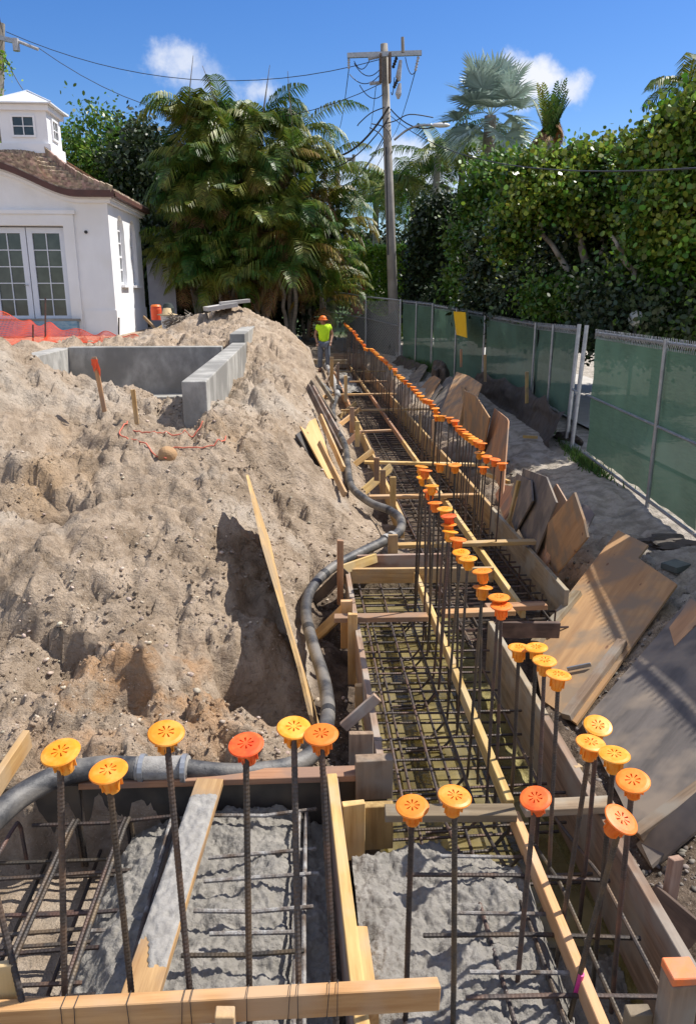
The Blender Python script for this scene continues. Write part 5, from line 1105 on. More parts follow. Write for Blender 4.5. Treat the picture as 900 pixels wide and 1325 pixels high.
# crumpled dark tarp bits
def lump(c,s,m,name,lab,cat,seed=0,n=3):
    bm=bmesh.new(); bmesh.ops.create_icosphere(bm,subdivisions=n+1,radius=1)
    co=np.array([v.co[:] for v in bm.verts]); f=(fbm(co[:,0]*2+seed*3+co[:,2],co[:,1]*2+co[:,2]*1.3,4,seed)-.5)
    for v,k in zip(bm.verts,f): v.co=V(v.co.x*s[0],v.co.y*s[1],v.co.z*s[2])*(1+k*1.1)
    me=bpy.data.meshes.new(name); bm.to_mesh(me); bm.free(); me.materials.append(M[m]); o=bpy.data.objects.new(name,me); COL.objects.link(o); o.location=c; tag(o,lab,cat); return o
p=PX(568,470,3.62); lump((p.x,p.y,.25),(.22,.35,.42),'silt','tarp_heap','black crumpled tarp standing by the far green fence','tarp',3)
p=P(733,572,.0); lump((p.x,p.y,.02),(.14,.5,.16),'silt','tarp_heap','dark blue-black tarp crumpled at the foot of the gap posts','tarp',5)
p=P(840,700,.0); lump((p.x+.15,p.y-.1,.0),(.3,.2,.07),'silt','tarp_heap','small dark scrap of cloth on the soil below the right fence','tarp',6)
# grass tufts at fence foot (uncountable)
n=1500; t=NR.random(n); gxs=np.where(t<.6,NR.uniform(3.82,4.30,n),NR.uniform(3.2,3.9,n)); gys=np.where(t<.6,NR.normal(10.9,.7,n),NR.uniform(22,24.4,n)); gxs=np.where(t<.6,3.93+(gys-7)*.09-.06+NR.normal(0,.05,n),3.85-(gys-22.4)*.22+NR.normal(0,.07,n))
gz=height(gxs,gys); hgt=NR.uniform(.04,.16,n)*np.where(t<.6,1,2.); a=NR.uniform(0,6.28,n); w=.012
vx=np.stack([gxs-np.cos(a)*w,gxs+np.cos(a)*w,gxs+NR.normal(0,.05,n)],1); vy=np.stack([gys-np.sin(a)*w,gys+np.sin(a)*w,gys+NR.normal(0,.05,n)],1); vz=np.stack([gz,gz,gz+hgt],1)
o=np_mesh('grass',np.stack([vx,vy,vz],2).reshape(-1,3),np.arange(3*n).reshape(-1,3),'grass'); tag(o,'sparse green weeds along the foot of the fence',kind='stuff')
# globe lamps behind the fence
for px,py,Y,lab in [(822,412,12.6,'round glass globe lamp behind the right fence panel'),(699,390,17.5,'round glass globe lamp behind the middle fence panels')]:
    p=PY(px,py,Y); e=empty('globe_lamp',(p.x,p.y,0),lab,'lamp'); mb=MB(); mb.tube([(p.x,p.y,0),(p.x,p.y,p.z-.1)],.03,8); mb.build('lamp_post','blk',e)
    mb=MB(); mb.lathe(tuple(p),[(.001,.13),(.06,.115),(.105,.075),(.13,0),(.105,-.075),(.06,-.11),(.04,-.13),(.001,-.13)],20); mb.build('globe',mat('glass_globe',(.55,.55,.5),(.45,.45,.42),.15,(3,3,3)),e,smooth=True)
for px,pt,pb,Y in [(439,404,415,0,)] if False else []: pass
# ------------------------------------------------------------------ utility poles and wires
up_=empty('utility_pole',(3.42,27.2,.3),'tall grey wooden utility pole with a crossarm, fuse switches and a street lamp','utility pole')
B0=PY(511,470,27.2); T0=PY(496.5,57,27.2)
mb=MB(); mb.tube([B0,B0.lerp(T0,.5),T0],.2,16,rads=[.19,.155,.115]); mb.build('pole_shaft','pole',up_,smooth=True)
def q(px,py,Y=27.0): return PY(px,py,Y)
mb=MB(); mb.bar(q(449,72,27.0),q(545,68.5,27.0),.14,.1); mb.build('crossarm','galv',up_)
mb=MB(); mb.bar(q(492,70,26.9),q(492,107,26.9),.07,.25,up=(1,0,0)); mb.bar(q(504,69,26.9),q(504,107,26.9),.07,.25,up=(1,0,0)); mb.build('mounting_bracket','dark',up_)
mb=MB(); mb.tube([q(521,68,26.95),q(520.5,48,26.95)],.055,8,rads=[.055,.05]); mb.build('pole_top_pin','pole',up_)
def insul(a,b,n=7,r=.07,m='insul',name='insulator'):
    pts=[];rr=[]; a=V(*a);b=V(*b)
    for i in range(2*n+1): pts.append(a.lerp(b,i/(2*n))); rr.append(r if i%2 else r*.55)
    mb=MB(); mb.tube(pts,r,10,rads=rr); mb.build(name,m,up_)
insul(q(476,76),q(491,73)); insul(q(478,108),q(493,107)); insul(q(451,76),q(451,89),4,.05); insul(q(541,73),q(537,92),5,.05); insul(q(513,74),q(508,88),4,.06,'blk'); insul(q(514,103),q(509,114),4,.06,'blk')
mb=MB(); mb.tube([q(518,78),q(515,100),q(516,105)],.085,8,rads=[.05,.09,.05]); mb.tube([q(517,108),q(515,122),q(515,128)],.08,8,rads=[.05,.10,.04]); mb.build('fuse_cutout','insul',up_)
# lamp arm
mb=MB(); mb.tube(curve([q(510,181,26.9),q(525,169,26.6),(q(540,163,26.2)),q(558,161.5,25.8)],6),.035,8); arm=mb.build('lamp_arm','galv',up_,smooth=True)
p=q(569,162,25.6); mb=MB(); bmm=Matrix.Translation(p)@Matrix.Rotation(math.radians(-4),4,'Y')
mb.lathe((0,0,0),[(.001,-.28),(.09,-.2),(.12,0),(.10,.2),(.05,.3),(.001,.31)],14,T=Matrix.Translation(p)@Matrix.Rotation(math.pi/2,4,'Y')@Matrix.Diagonal((.6,1,1,1))); mb.build('lamp_head','white',arm,smooth=True)
def wire(a,b,sag,r,lab=None,parent=None,m='blk',grp='overhead wires'):
    a=V(*a);b=V(*b); pts=[a.lerp(b,i/16)-V(0,0,sag*4*(i/16)*(1-i/16)) for i in range(17)]; mb=MB(); mb.tube(pts,r,5); o=mb.build('overhead_wire' if parent is None else 'jumper_wire',m,parent)
    if parent is None: tag(o,lab,'wire',grp)
    return o
for a,b in [((458,82),(490,91)),((452,96),(490,98)),((465,110),(496,121)),((524,74),(537,92)),((478,77),(458,79)),((506,119),(510,100))]: wire(q(*a),q(*b),.25,.014,parent=up_)
p2Y=48
q2=lambda px,py: PY(px,py,p2Y)
WL=[(q(491,77),PY(8,41,30),1.0,.012,'upper thin wire from the pole to the left edge'),(q(493,108),PY(50,62,30),1.6,.012,'lower thin wire from the pole to the left edge'),
 (q(451,90),PY(437,170,50),.4,.014,'thin wire dropping from the left end of the crossarm'),(q(537,92),PY(507,178,50),.3,.014,'thin wire dropping from the right end of the crossarm'),(q(486,112),PY(478,170,50),.2,.012,'thin wire dropping beside the pole shaft'),
 (q(503,138),PY(400,196,29),.7,.035,'thick black cable bundle running left into the palms'),(q(503,152),PY(380,208,29),.8,.02,'second black cable below the thick bundle'),
 (q(505,150),PY(910,217,9),.55,.011,'black cable running right over the sea grape trees'),(q(505,141),PY(575,158,25.5),.35,.02,'cable from the pole to the street lamp arm'),
 (q(504,162),PY(440,240,46),.5,.02,'cable falling towards the distant pole'),(q(505,168),PY(455,235,50),.2,.014,'thin service wire left of the pole'),(q(506,180),PY(468,240,50),.2,.014,'second thin service wire left of the pole'),
 (q(507,196),PY(478,250,50),.2,.014,'third thin service wire left of the pole')]
for a,b,s,r,lab in WL: wire(a,b,s,r,lab)
for pts_ in [[(497,139),(480,146),(466,158),(462,163)],[(498,160),(512,156),(530,148),(560,152)],[(480,160),(498,165),(506,180)],[(497,181),(490,172),(478,165)]]:
    mb=MB(); mb.tube(curve([q(*z,26.85) for z in pts_],5),.017,6); mb.build('cable_loop','blk',up_)
mb=MB(); mb.tube([q(489.5+10,190,26.8),q(502,330,26.85)],.03,6); mb.build('riser_conduit','blk',up_)
# distant pole
e=empty('utility_pole',(PY(437,250,48).x,48,.5),'distant utility pole with a short crossarm behind the palm fronds','utility pole'); mb=MB(); mb.tube([PY(437,360,48),PY(436,203,48)],.16,10); mb.build('pole_shaft','pole',e); mb=MB(); mb.bar(PY(418,207,48),PY(458,206,48),.18,.14); mb.tube([PY(457,211,48),PY(457.5,200,48)],.1,6); mb.build('crossarm','pole',e)
mb=MB(); mb.tube([PY(432,256,47.9),PY(485,257,47.9)],.22,8); mb.build('transformer_bar','blk',e)
# left edge pole
e=empty('utility_pole',(PY(-2,200,30).x,30,.6),'vine-covered utility pole cut by the left edge of the photo','utility pole'); mb=MB(); mb.tube([PY(-4,330,30),PY(0,30,30)],.17,10); mb.build('pole_shaft','pole',e); mb=MB(); mb.bar(PY(-30,42,29.8),PY(18,53,29.8),.14,.12); mb.build('crossarm','galv',e)
mb=MB(); mb.tube([PY(20,52,29.8),PY(50,64,29.8)],.05,6); mb.tube([PY(20,50,29.8),PY(22,66,29.8)],.12,8); mb.build('switch_arm','insul',e)
wire(PY(-5,0,29.8),PY(4,42,29.8),.05,.015,'short wire at the top left corner'); wire(PY(4,66,29.8),PY(30,116,29.8),.1,.015,'loose wire hanging beside the left pole')
# bare spear leaves above the palms
for (a,b) in [((240,170),(250,72)),((292,165),(262,85)),((338,165),(349,84)),((381,205),(372,92))]:
    mb=MB(); mb.tube([PY(*a,28),PY(*b,28)],.03,5,rads=[.04,.008]); tag(mb.build('palm_spear','bark'),'thin dry spear rising above the palm clump against the sky','palm spear','dry spears above the palm clump')
# ------------------------------------------------------------------ vegetation
def leafcloud(pts,nrm,size,k,aspect=1.6,droop=0,jit=.8):
    """quads (leaf shaped: 4 verts rhombus-ish) at pts"""
    n=len(pts); d=NR.normal(size=(n,3)); d/=np.linalg.norm(d,axis=1)[:,None]
    u=d*jit+nrm*(1-jit)+np.array([0,0,-droop]); u/=np.linalg.norm(u,axis=1)[:,None]
    r=NR.normal(size=(n,3)); w=np.cross(u,r); w/=np.linalg.norm(w,axis=1)[:,None]
    s=size*NR.uniform(.6,1.25,n)[:,None]; a=pts-u*s*.5; b=pts+u*s*.5; m=pts+np.cross(u,w)*s*.12
    q=w*s/aspect*.5; v=np.stack([a,a*.72+b*.28+q*.85,a*.3+b*.7+q*.8+(m-pts)*.6,b,a*.3+b*.7-q*.8+(m-pts)*.6,a*.72+b*.28-q*.85],1)
    return v.reshape(-1,3)
def crown_points(lobes,n_cl,per,cr,flat=.8,shell=.55):
    P_=[];Nn=[]
    vol=np.array([a*b*c for _,(a,b,c) in lobes]); pr=vol**.7; pr/=pr.sum()
    which=NR.choice(len(lobes),n_cl,p=pr)
    for i in range(n_cl):
        c,rad=lobes[which[i]]; d=NR.normal(size=3); d/=np.linalg.norm(d); r=shell+(1.06-shell)*NR.random()**.6
        cc=np.array(c)+d*np.array(rad)*r; q=NR.normal(size=(per,3))*cr*np.array([1,1,flat])*NR.uniform(.6,1.3)
        P_.append(cc+q); nn=d*.6+q/(np.linalg.norm(q,axis=1)[:,None]+1e-6)*.6+np.array([0,0,.3]); Nn.append(nn/np.linalg.norm(nn,axis=1)[:,None])
    return np.concatenate(P_),np.concatenate(Nn)
def limb(mb,a,b,r0,r1,wig=.15,n=6):
    a=V(*a);b=V(*b); pts=[a.lerp(b,i/n)+V(R.uniform(-1,1),R.uniform(-1,1),R.uniform(-.5,.5))*wig*math.sin(math.pi*i/n) for i in range(n+1)]
    pts=curve(pts,3); k=len(pts); mb.tube(pts,r0,8,rads=[r0+(r1-r0)*i/(k-1) for i in range(k)]); return pts
def broad(name,base,lobes,m,lab,n_cl,per,cr,size,aspect=1.6,limbs=None,tr=.16,cat='tree',group=None,core=True,bark='bark',shell=.55,droop=0,trunkname='trunk',trunk=True):
    e=empty(name,base,lab,cat,group); b=V(*base)
    if trunk:
        mb=MB(); zc=sum(l[0][2] for l in lobes)/len(lobes)
        if limbs:
            for l in limbs: limb(mb,*l)
        else:
            fork=b+V(0,0,(zc-b.z)*.45); limb(mb,b-V(0,0,.2),fork,tr,tr*.75,.08)
            for c,rad in lobes: limb(mb,fork,V(*c),tr*.6,.03,.2)
        mb.build(trunkname,bark,e,smooth=True)
    pts,nn=crown_points(lobes,n_cl,per,cr,shell=shell); v=leafcloud(pts,nn,size,0,aspect,droop)
    f=np.arange(len(v)).reshape(-1,6); np_mesh('crown',v,f,m,e)
    return e
def L3(px,py,Y,rx,ry=None,rz=None):
    p=PY(px,py,Y); return ((p.x,p.y,p.z),(rx,ry or rx,rz or rx))
G=V
# trees left behind house and palm
broad('broadleaf_tree',tuple(PY(135,440,38)),[L3(132,200,38,1.9,1.8,1.6),L3(170,225,38,1.8),L3(100,230,38,1.3),L3(150,300,38,2.2,1.5,2.5)],'leaf_mid','leafy green tree between the house roof and the palms',360,55,.42,.2)
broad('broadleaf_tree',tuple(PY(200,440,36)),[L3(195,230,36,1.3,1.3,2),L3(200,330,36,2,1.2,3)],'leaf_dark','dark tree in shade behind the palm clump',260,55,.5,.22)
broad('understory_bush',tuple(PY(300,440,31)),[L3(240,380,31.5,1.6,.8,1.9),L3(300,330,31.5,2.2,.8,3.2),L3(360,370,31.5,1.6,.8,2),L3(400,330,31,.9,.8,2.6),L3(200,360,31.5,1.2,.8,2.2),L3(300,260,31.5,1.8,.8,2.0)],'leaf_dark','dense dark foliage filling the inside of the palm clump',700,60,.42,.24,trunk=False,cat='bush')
# right side
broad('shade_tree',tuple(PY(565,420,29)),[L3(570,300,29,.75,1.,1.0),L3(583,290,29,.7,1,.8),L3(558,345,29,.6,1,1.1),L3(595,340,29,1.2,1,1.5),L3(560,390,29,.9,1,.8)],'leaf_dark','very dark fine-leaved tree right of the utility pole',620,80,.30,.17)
broad('shade_tree',tuple(PY(625,440,22)),[L3(640,240,24.5,.8,.8,.65),L3(622,290,24.5,.65,.8,1.),L3(660,240,24.5,.8,.8,.7),L3(645,330,24.5,1.1,1,1.5),L3(615,350,24.5,.5,.8,.9),L3(610,380,25,.6,.8,.6),L3(675,300,24.5,1,1,1.3)],'leaf_mid','tall glossy green tree below the silver palm',620,70,.28,.16)
bz=tuple(PY(765,440,16.6))
T_=lambda px,py,Y:tuple(PY(px,py,Y))
broad('sea_grape_tree',bz,[L3(695,225,17,.65,.8,.35),L3(740,215,17,.6,.8,.35),L3(785,212,16.5,.6,.8,.35),L3(685,262,16.6,.5,.7,.4),L3(735,255,16.2,.5,.6,.35),L3(805,240,16,.6,.7,.45),L3(765,272,16,.45,.5,.3),L3(818,285,16,.35,.6,.5),L3(664,300,17,.35,.5,.6)],'leaf_seagrape','sea grape tree with pale forked trunks and yellow-green round leaves',380,60,.20,.105,aspect=1.05,shell=.2,
  limbs=[(T_(765,440,16.6),T_(763,370,16.6),.14,.12,.03),(T_(763,372,16.6),T_(752,318,16.5),.11,.08,.06),(T_(752,318,16.5),T_(740,250,16.5),.07,.03,.1),(T_(766,380,16.6),T_(771,335,16.6),.08,.06,.05),(T_(771,335,16.6),T_(800,270,16.4),.06,.03,.1),(T_(760,395,16.6),T_(745,363,16.5),.09,.07,.05),(T_(745,363,16.5),T_(705,308,16.5),.07,.05,.1),(T_(705,308,16.5),T_(695,260,16.5),.05,.025,.1),(T_(770,390,16.4),T_(800,345,16.2),.07,.05,.1),(T_(800,345,16.2),T_(830,300,16),.05,.02,.1)])
broad('sea_grape_tree',tuple(PY(880,470,13)),[L3(838,205,13.6,.4,.6,.4),L3(880,180,13.2,.5,.7,.45),L3(850,250,13,.35,.6,.35),L3(915,220,13,.6,.7,.6),L3(835,290,13.4,.3,.5,.3),L3(885,310,12.8,.4,.5,.3),L3(920,150,13,.5,.6,.5),L3(930,310,12.8,.5,.6,.5)],'leaf_seagrape','tall sea grape tree at the right edge reaching above the fence',420,60,.19,.098,aspect=1.05,shell=.2,
  limbs=[(T_(905,480,13),T_(895,380,13),.13,.1,.05),(T_(895,380,13),T_(893,290,13),.09,.07,.08),(T_(893,290,13),T_(880,215,13),.07,.04,.1),(T_(880,215,13),T_(880,160,13),.04,.02,.1),(T_(893,300,13),T_(850,230,13),.05,.02,.1),(T_(840,430,13.3),T_(820,350,13.4),.06,.05,.1),(T_(820,350,13.4),T_(790,305,13.6),.05,.03,.1)])
# understorey hedge beyond the pavement; deep shade put into the dark leaf colour
hed=[]
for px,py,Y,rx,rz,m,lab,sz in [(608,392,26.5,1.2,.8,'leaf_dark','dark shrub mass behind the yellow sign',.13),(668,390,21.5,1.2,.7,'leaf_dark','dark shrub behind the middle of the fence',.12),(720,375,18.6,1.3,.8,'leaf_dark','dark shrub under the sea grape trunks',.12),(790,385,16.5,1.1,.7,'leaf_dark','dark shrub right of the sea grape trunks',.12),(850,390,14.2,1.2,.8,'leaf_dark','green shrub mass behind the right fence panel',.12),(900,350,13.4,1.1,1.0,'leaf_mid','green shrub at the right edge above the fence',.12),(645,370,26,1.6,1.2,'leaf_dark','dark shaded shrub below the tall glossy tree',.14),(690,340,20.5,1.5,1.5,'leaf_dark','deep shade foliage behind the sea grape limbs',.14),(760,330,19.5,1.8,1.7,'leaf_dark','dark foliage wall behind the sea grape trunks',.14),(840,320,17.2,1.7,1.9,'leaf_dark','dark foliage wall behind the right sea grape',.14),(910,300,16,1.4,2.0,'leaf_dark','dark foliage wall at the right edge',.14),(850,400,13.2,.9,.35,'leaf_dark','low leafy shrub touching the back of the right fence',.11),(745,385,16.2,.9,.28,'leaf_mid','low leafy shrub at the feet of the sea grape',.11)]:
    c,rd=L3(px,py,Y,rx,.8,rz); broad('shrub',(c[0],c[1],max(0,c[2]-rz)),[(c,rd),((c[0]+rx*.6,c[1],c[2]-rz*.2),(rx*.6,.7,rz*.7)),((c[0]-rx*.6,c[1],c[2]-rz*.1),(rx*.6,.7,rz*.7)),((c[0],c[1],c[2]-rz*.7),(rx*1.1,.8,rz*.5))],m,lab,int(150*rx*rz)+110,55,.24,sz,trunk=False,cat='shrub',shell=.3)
# clipped hedge behind pole
e=empty('clipped_hedge',(3.2,32,.4),'clipped bright green hedge column behind the utility pole','hedge')
def boxcloud(x0,x1,y0,y1,z0,z1,n):
    p=NR.uniform(0,1,(n,3)); f=NR.integers(0,5,n); p[f==0,0]=NR.normal(0,.02,(f==0).sum()); p[f==1,0]=1+NR.normal(0,.02,(f==1).sum()); p[(f==2)|(f==3),1]=NR.normal(0,.04,((f==2)|(f==3)).sum()); p[f==4,2]=1+NR.normal(0,.02,(f==4).sum())
    return p*np.array([x1-x0,y1-y0,z1-z0])+np.array([x0,y0,z0])
a_=PY(471,322,32);b_=PY(531,395,32)
q_=np.concatenate([boxcloud(a_.x,PY(508,0,32).x,32,33.2,.4,a_.z,7000),boxcloud(PY(510,0,32).x,b_.x,31.8,33,.4,a_.z+.02,5000)]); nn_=q_*0+np.array([0,-.3,.6]); v=leafcloud(q_,nn_,.13,0,1.4); np_mesh('foliage',v,np.arange(len(v)).reshape(-1,6),'leaf_hedge',e)
p=PY(465,382,30); broad('shrub',(p.x,30,.5),[((p.x,30,p.z-.2),(.3,.3,.7))],'redleaf','small red-leaved plant by the chain-link fence post',10,30,.13,.14,trunk=False,cat='shrub')
broad('shrub',tuple(PY(440,420,31)),[L3(445,395,31,1.0,.6,.9),L3(425,370,31,.8,.6,.8),L3(458,350,33,.9,.6,1.2)],'leaf_hedge','sunlit shrubs seen through the chain-link fence',110,45,.25,.15,trunk=False,cat='shrub')
broad('broadleaf_tree',tuple(PY(500,400,60)),[L3(470,335,60,2.2,2,1.8),L3(520,345,60,2.2,2,1.8),L3(560,345,60,2.2,2,1.8)],'leaf_dark','distant dark trees behind the palms near the pole',220,50,.7,.4)
# --- palms
def frond(org,az,el0,el1,L,nl,ll,wd,twist=0,curl=1.,keel=.35,taper=True,hang=.55):
    """arching feather frond -> (verts quads)"""
    org=np.array(org,float); n=14; pts=[org]; ang=el0; 
    for i in range(n):
        t=(i+1)/n; ang=el0+(el1-el0)*t**curl; stp=L/n; pts.append(pts[-1]+stp*np.array([math.cos(az)*math.cos(ang),math.sin(az)*math.cos(ang),math.sin(ang)]))
    pts=np.array(pts); side=np.array([-math.sin(az),math.cos(az),0]); V_=[]
    ts=np.linspace(.12,.995,nl)
    for s in(-1,1):
        for t in ts:
            f=t*n; i=min(int(f),n-1); p=pts[i]+(pts[i+1]-pts[i])*(f-i); tan=pts[i+1]-pts[i]; tan/=np.linalg.norm(tan); upv=np.cross(side,tan); upv*=np.sign(upv[2]+1e-6)
            l=ll*(math.sin(math.pi*min(1,.15+t*.85))**.6+.12) *NR.uniform(.85,1.1); tj=NR.uniform(-.12,.12)
            d=side*s*(.8)+tan*(.55+tj)+upv*keel*.5; d/=np.linalg.norm(d)
            m_=p+d*l*.5; e_=p+d*l*.92+np.array([0,0,-hang*l]); w=tan*wd*.5; w2=w*.85
            V_+= [p-w*.4,p+w*.4,m_+w2,m_-w2, m_-w2,m_+w2,e_+w*.1,e_-w*.1]
    # rachis as thin quads
    for i in range(n):
        w=side*.022*(1-i/n*.8); V_+=[pts[i]-w,pts[i]+w,pts[i+1]+w,pts[i+1]-w]
    return V_
def feather_palm(name,base,top,lab,nf,L,m='palm',ll=.55,nl=34,wd=.055,stems=None,group='areca palms in the big clump',elr=(.2,1.35),dead=0,tr=.08,yellow=0,droop=1.2,azr=(0,6.283)):
    e=empty(name,base,lab,'palm',group); mb=MB(); b=V(*base);t=V(*top)
    heads=[t] if not stems else [V(*s) for s in stems]
    for h in heads:
        f=b+V((h.x-b.x)*.3,(h.y-b.y)*.3,0); limb(mb,f,h,tr,tr*.7,.1)
    mb.build('trunk','palmtrunk',e,smooth=True)
    vs=[];vy=[];vd=[]
    for h in heads:
        for i in range(nf):
            az=R.uniform(*azr) if nf>0 else 0; el=R.uniform(*elr); l=L*R.uniform(.75,1.15); tgt=vs
            r=R.random()
            if r<yellow: tgt=vy
            tgt+=frond((h.x,h.y,h.z+R.uniform(-.2,.1)),az,el,el-droop*R.uniform(.6,1.45),l,nl,ll*R.uniform(.8,1.15),wd,curl=R.uniform(1.1,1.6))
        for i in range(dead): vd+=frond((h.x,h.y,h.z-.2),R.uniform(0,6.28),R.uniform(-.9,-.2),-1.5,L*.7,nl//2,ll*.7,wd*.8)
    for nm_,v_,mm in(('fronds',vs,m),('yellowing_fronds',vy,'palmy'),('dead_fronds',vd,'palmdead')):
        if v_: v_=np.array(v_); np_mesh(nm_,v_,np.arange(len(v_)).reshape(-1,4),mm,e)
    return e
heads=[[(245,170,28.5),(262,205,28),(240,262,28),(250,240,27.6)],[(292,160,29),(305,200,28),(280,228,27.6),(272,300,27.4)],[(338,172,28.5),(332,228,27.6),(318,278,27.3),(352,285,27.2)],[(380,212,28),(372,280,27.5),(385,330,27),(360,350,27)],[(310,345,27.3),(262,335,27.6),(240,340,28),(285,370,27)]]
labs=['leftmost areca palm of the clump with a broad arching head','second areca palm, tallest head of the clump','areca palm in the middle of the clump with bright new fronds','right-hand areca palm of the clump nearest the utility pole','low hanging areca palm in the shaded front of the clump']
for hs_,lab in zip(heads,labs):
    st=[tuple(PY(*h)) for h in hs_]; bx=sum(s[0] for s in st)/len(st)
    feather_palm('areca_palm',(bx,28.6,.8),st[0],lab,21,2.0,stems=st,dead=4,yellow=.07,ll=.66,wd=.06,nl=36,elr=(.35,1.5),droop=1.75)
st=[tuple(PY(*h)) for h in [(425,265,30),(436,300,29.5),(412,350,28),(420,390,27.8)]]
feather_palm('areca_palm',(1.2,30,.5),st[0],'yellowing areca palm right of the clump, its fronds drooping over the fence',12,2.1,stems=st,yellow=.45,dead=3,ll=.5,wd=.065,nl=28,elr=(.4,1.4),droop=2.0)
st=[tuple(PY(*h)) for h in [(390,170,30),(408,235,29.5)]]
feather_palm('areca_palm',(0.2,31,.6),st[0],'areca palm with browning top at the right shoulder of the clump',12,2.5,stems=st,yellow=.15,dead=8,ll=.55,wd=.07,nl=28,elr=(.5,1.45),droop=2.1)
# royal palms
for px,py,Y,s,lab in [(508,235,45,3.3,'royal palm head directly right of the pole shaft'),(566,200,42,3.4,'royal palm with bright crown under the street lamp'),(535,250,50,3.2,'distant royal palm low between the two nearer royals'),(598,205,44,3.,'royal palm partly behind the silver palm'),(487,245,50,2.9,'royal palm head peeking out left of the pole')]:
    t=PY(px,py,Y); feather_palm('royal_palm',(t.x,Y,.5),tuple(t),lab,19,s,ll=.8,wd=.085,nl=34,group='royal palms in the distance',tr=.24,elr=(-.25,1.2),droop=1.3)
t=PY(890,112,16); feather_palm('royal_palm',(t.x,16,.2),tuple(t),'palm crown poking above the sea grape at the top right',16,1.0,ll=.38,wd=.035,nl=30,group='royal palms in the distance',tr=.12,elr=(-.1,1.2))
# silver fan palm
def fan_palm(base,top,lab,nf,pet,fr):
    e=empty('silver_fan_palm',base,lab,'palm'); mb=MB(); limb(mb,V(*base),V(*top),.26,.24,.05); 
    mb.build('trunk','palmtrunk',e,smooth=True); vs=[]; t=np.array(top,float)
    for i in range(nf):
        az=i*2.399+R.uniform(-.2,.2); el=math.pi/2*(1-2*((i+.5)/nf)**.9*.78)+R.uniform(-.1,.1)
        d=np.array([math.cos(az)*math.cos(el),math.sin(az)*math.cos(el),math.sin(el)]); hub=t+d*pet*R.uniform(.85,1.1); side=np.cross(d,[0,0,1.]); side/=np.linalg.norm(side); upv=np.cross(side,d)
        w=side*.03; vs+=[t-w,t+w,hub+w*.6,hub-w*.6]
        for k in range(30):
            a=-2.15+4.3*k/29; dd=d*math.cos(a)+side*math.sin(a)+upv*.28*abs(math.sin(a)); dd/=np.linalg.norm(dd); l=fr*NR.uniform(.85,1.05)*(1-.12*abs(a)/2.1)
            nx_=np.cross(dd,upv); nx_/=np.linalg.norm(nx_); m_=hub+dd*l*.6; tip=hub+dd*l+np.array([0,0,-.14*l]); w=nx_*.062
            vs+=[hub,hub+w*.2,m_+w,m_-w,m_-w,m_+w,tip+w*.08,tip-w*.08]
    vs=np.array(vs); np_mesh('fronds',vs,np.arange(len(vs)).reshape(-1,4),'bism',e); return e
t=PY(634,150,33); fan_palm((t.x,33,.3),tuple(t),'silver-blue fan palm standing above the trees right of the pole',26,1.25,1.35)
# upright travellers-like dying palm
t=PY(711,172,27); e=empty('brown_palm',(t.x,27,.3),'narrow upright palm with clipped and brown hanging leaves','palm'); mb=MB(); limb(mb,(t.x,27,.3),tuple(t),.15,.12,.05); mb.build('trunk','palmtrunk',e); vs=[];vd=[]
for i in range(16): vs+=frond((t.x,27,t.z-.4),R.uniform(0,6.28),R.uniform(1.25,1.5),R.uniform(1.0,1.45),R.uniform(1.2,2.0),22,.28,.09,hang=.1)
for i in range(16): vd+=frond((t.x,27,t.z+R.uniform(-.6,.5)),R.uniform(0,6.28),R.uniform(-.4,.6),-1.5,R.uniform(.6,1.0),16,.28,.08)
for nm_,v_,mm in(('fronds',vs,'palmy'),('dead_fronds',vd,'palmdead')): v_=np.array(v_); np_mesh(nm_,v_,np.arange(len(v_)).reshape(-1,4),mm if nm_!='fronds' else 'palm',e)
# vine on left pole
p=PY(4,120,29.7); broad('vine',(p.x,29.7,.6),[((p.x-.05,29.7,p.z-1.2),(.4,.3,2.6))],'leaf_hedge','leafy vine climbing the left edge pole',30,25,.18,.13,trunk=False,cat='vine')
# ------------------------------------------------------------------ worker
def skin_obj(name,verts,edges,rad,m,parent,sub=2,root=0):
    me=bpy.data.meshes.new(name); off=root_loc(parent); me.from_pydata([tuple(V(*v)-off) for v in verts],edges,[]); me.materials.append(M[m]); o=bpy.data.objects.new(name,me); COL.objects.link(o); o.parent=parent
    sk=o.modifiers.new('skin','SKIN'); sk.use_smooth_shade=True
    for i,r in enumerate(rad):
        r=r if isinstance(r,tuple) else (r,r); me.skin_vertices[0].data[i].radius=r; me.skin_vertices[0].data[i].use_root=(i==root)
    s=o.modifiers.new('sub','SUBSURF'); s.levels=sub; s.render_levels=sub; return o
wp=P(419,474,.12); WX,WY,WZ=wp.x,wp.y,-.06
wk=empty('person',(WX,WY,WZ),'worker in yellow-green shirt, grey trousers and orange cap at the far end of the trench','person')
def w(x,y,z): return (WX+x,WY+y,WZ+z)
J=dict(pel=w(0,0,.92),wa=w(.0,0,1.08),ch=w(.01,-.01,1.30),nk=w(.0,-.02,1.47),hb=w(-.02,-.04,1.56),ht=w(-.03,-.05,1.68),
 ls=w(-.19,0,1.42),le=w(-.27,.02,1.16),lh=w(-.22,-.14,.96),rs=w(.19,-.0,1.42),re=w(.27,.03,1.16),rh=w(.22,-.13,.97),
 lk=w(-.12,-.06,.50),la=w(-.13,.03,.09),lf=w(-.15,-.14,.04),rk=w(.12,-.04,.50),ra=w(.13,.06,.09),rf=w(.16,-.11,.04),lp=w(-.1,0,.88),rp=w(.1,0,.88),
 lh2=w(-.21,-.20,.90),rh2=w(.21,-.19,.91))
names=list(J); ix={n:i for i,n in enumerate(names)}
E_=[('pel','wa'),('wa','ch'),('ch','nk'),('nk','hb'),('hb','ht'),('ch','ls'),('ls','le'),('le','lh'),('ch','rs'),('rs','re'),('re','rh'),('pel','lp'),('lp','lk'),('lk','la'),('la','lf'),('pel','rp'),('rp','rk'),('rk','ra'),('ra','rf'),('lh','lh2'),('rh','rh2')]
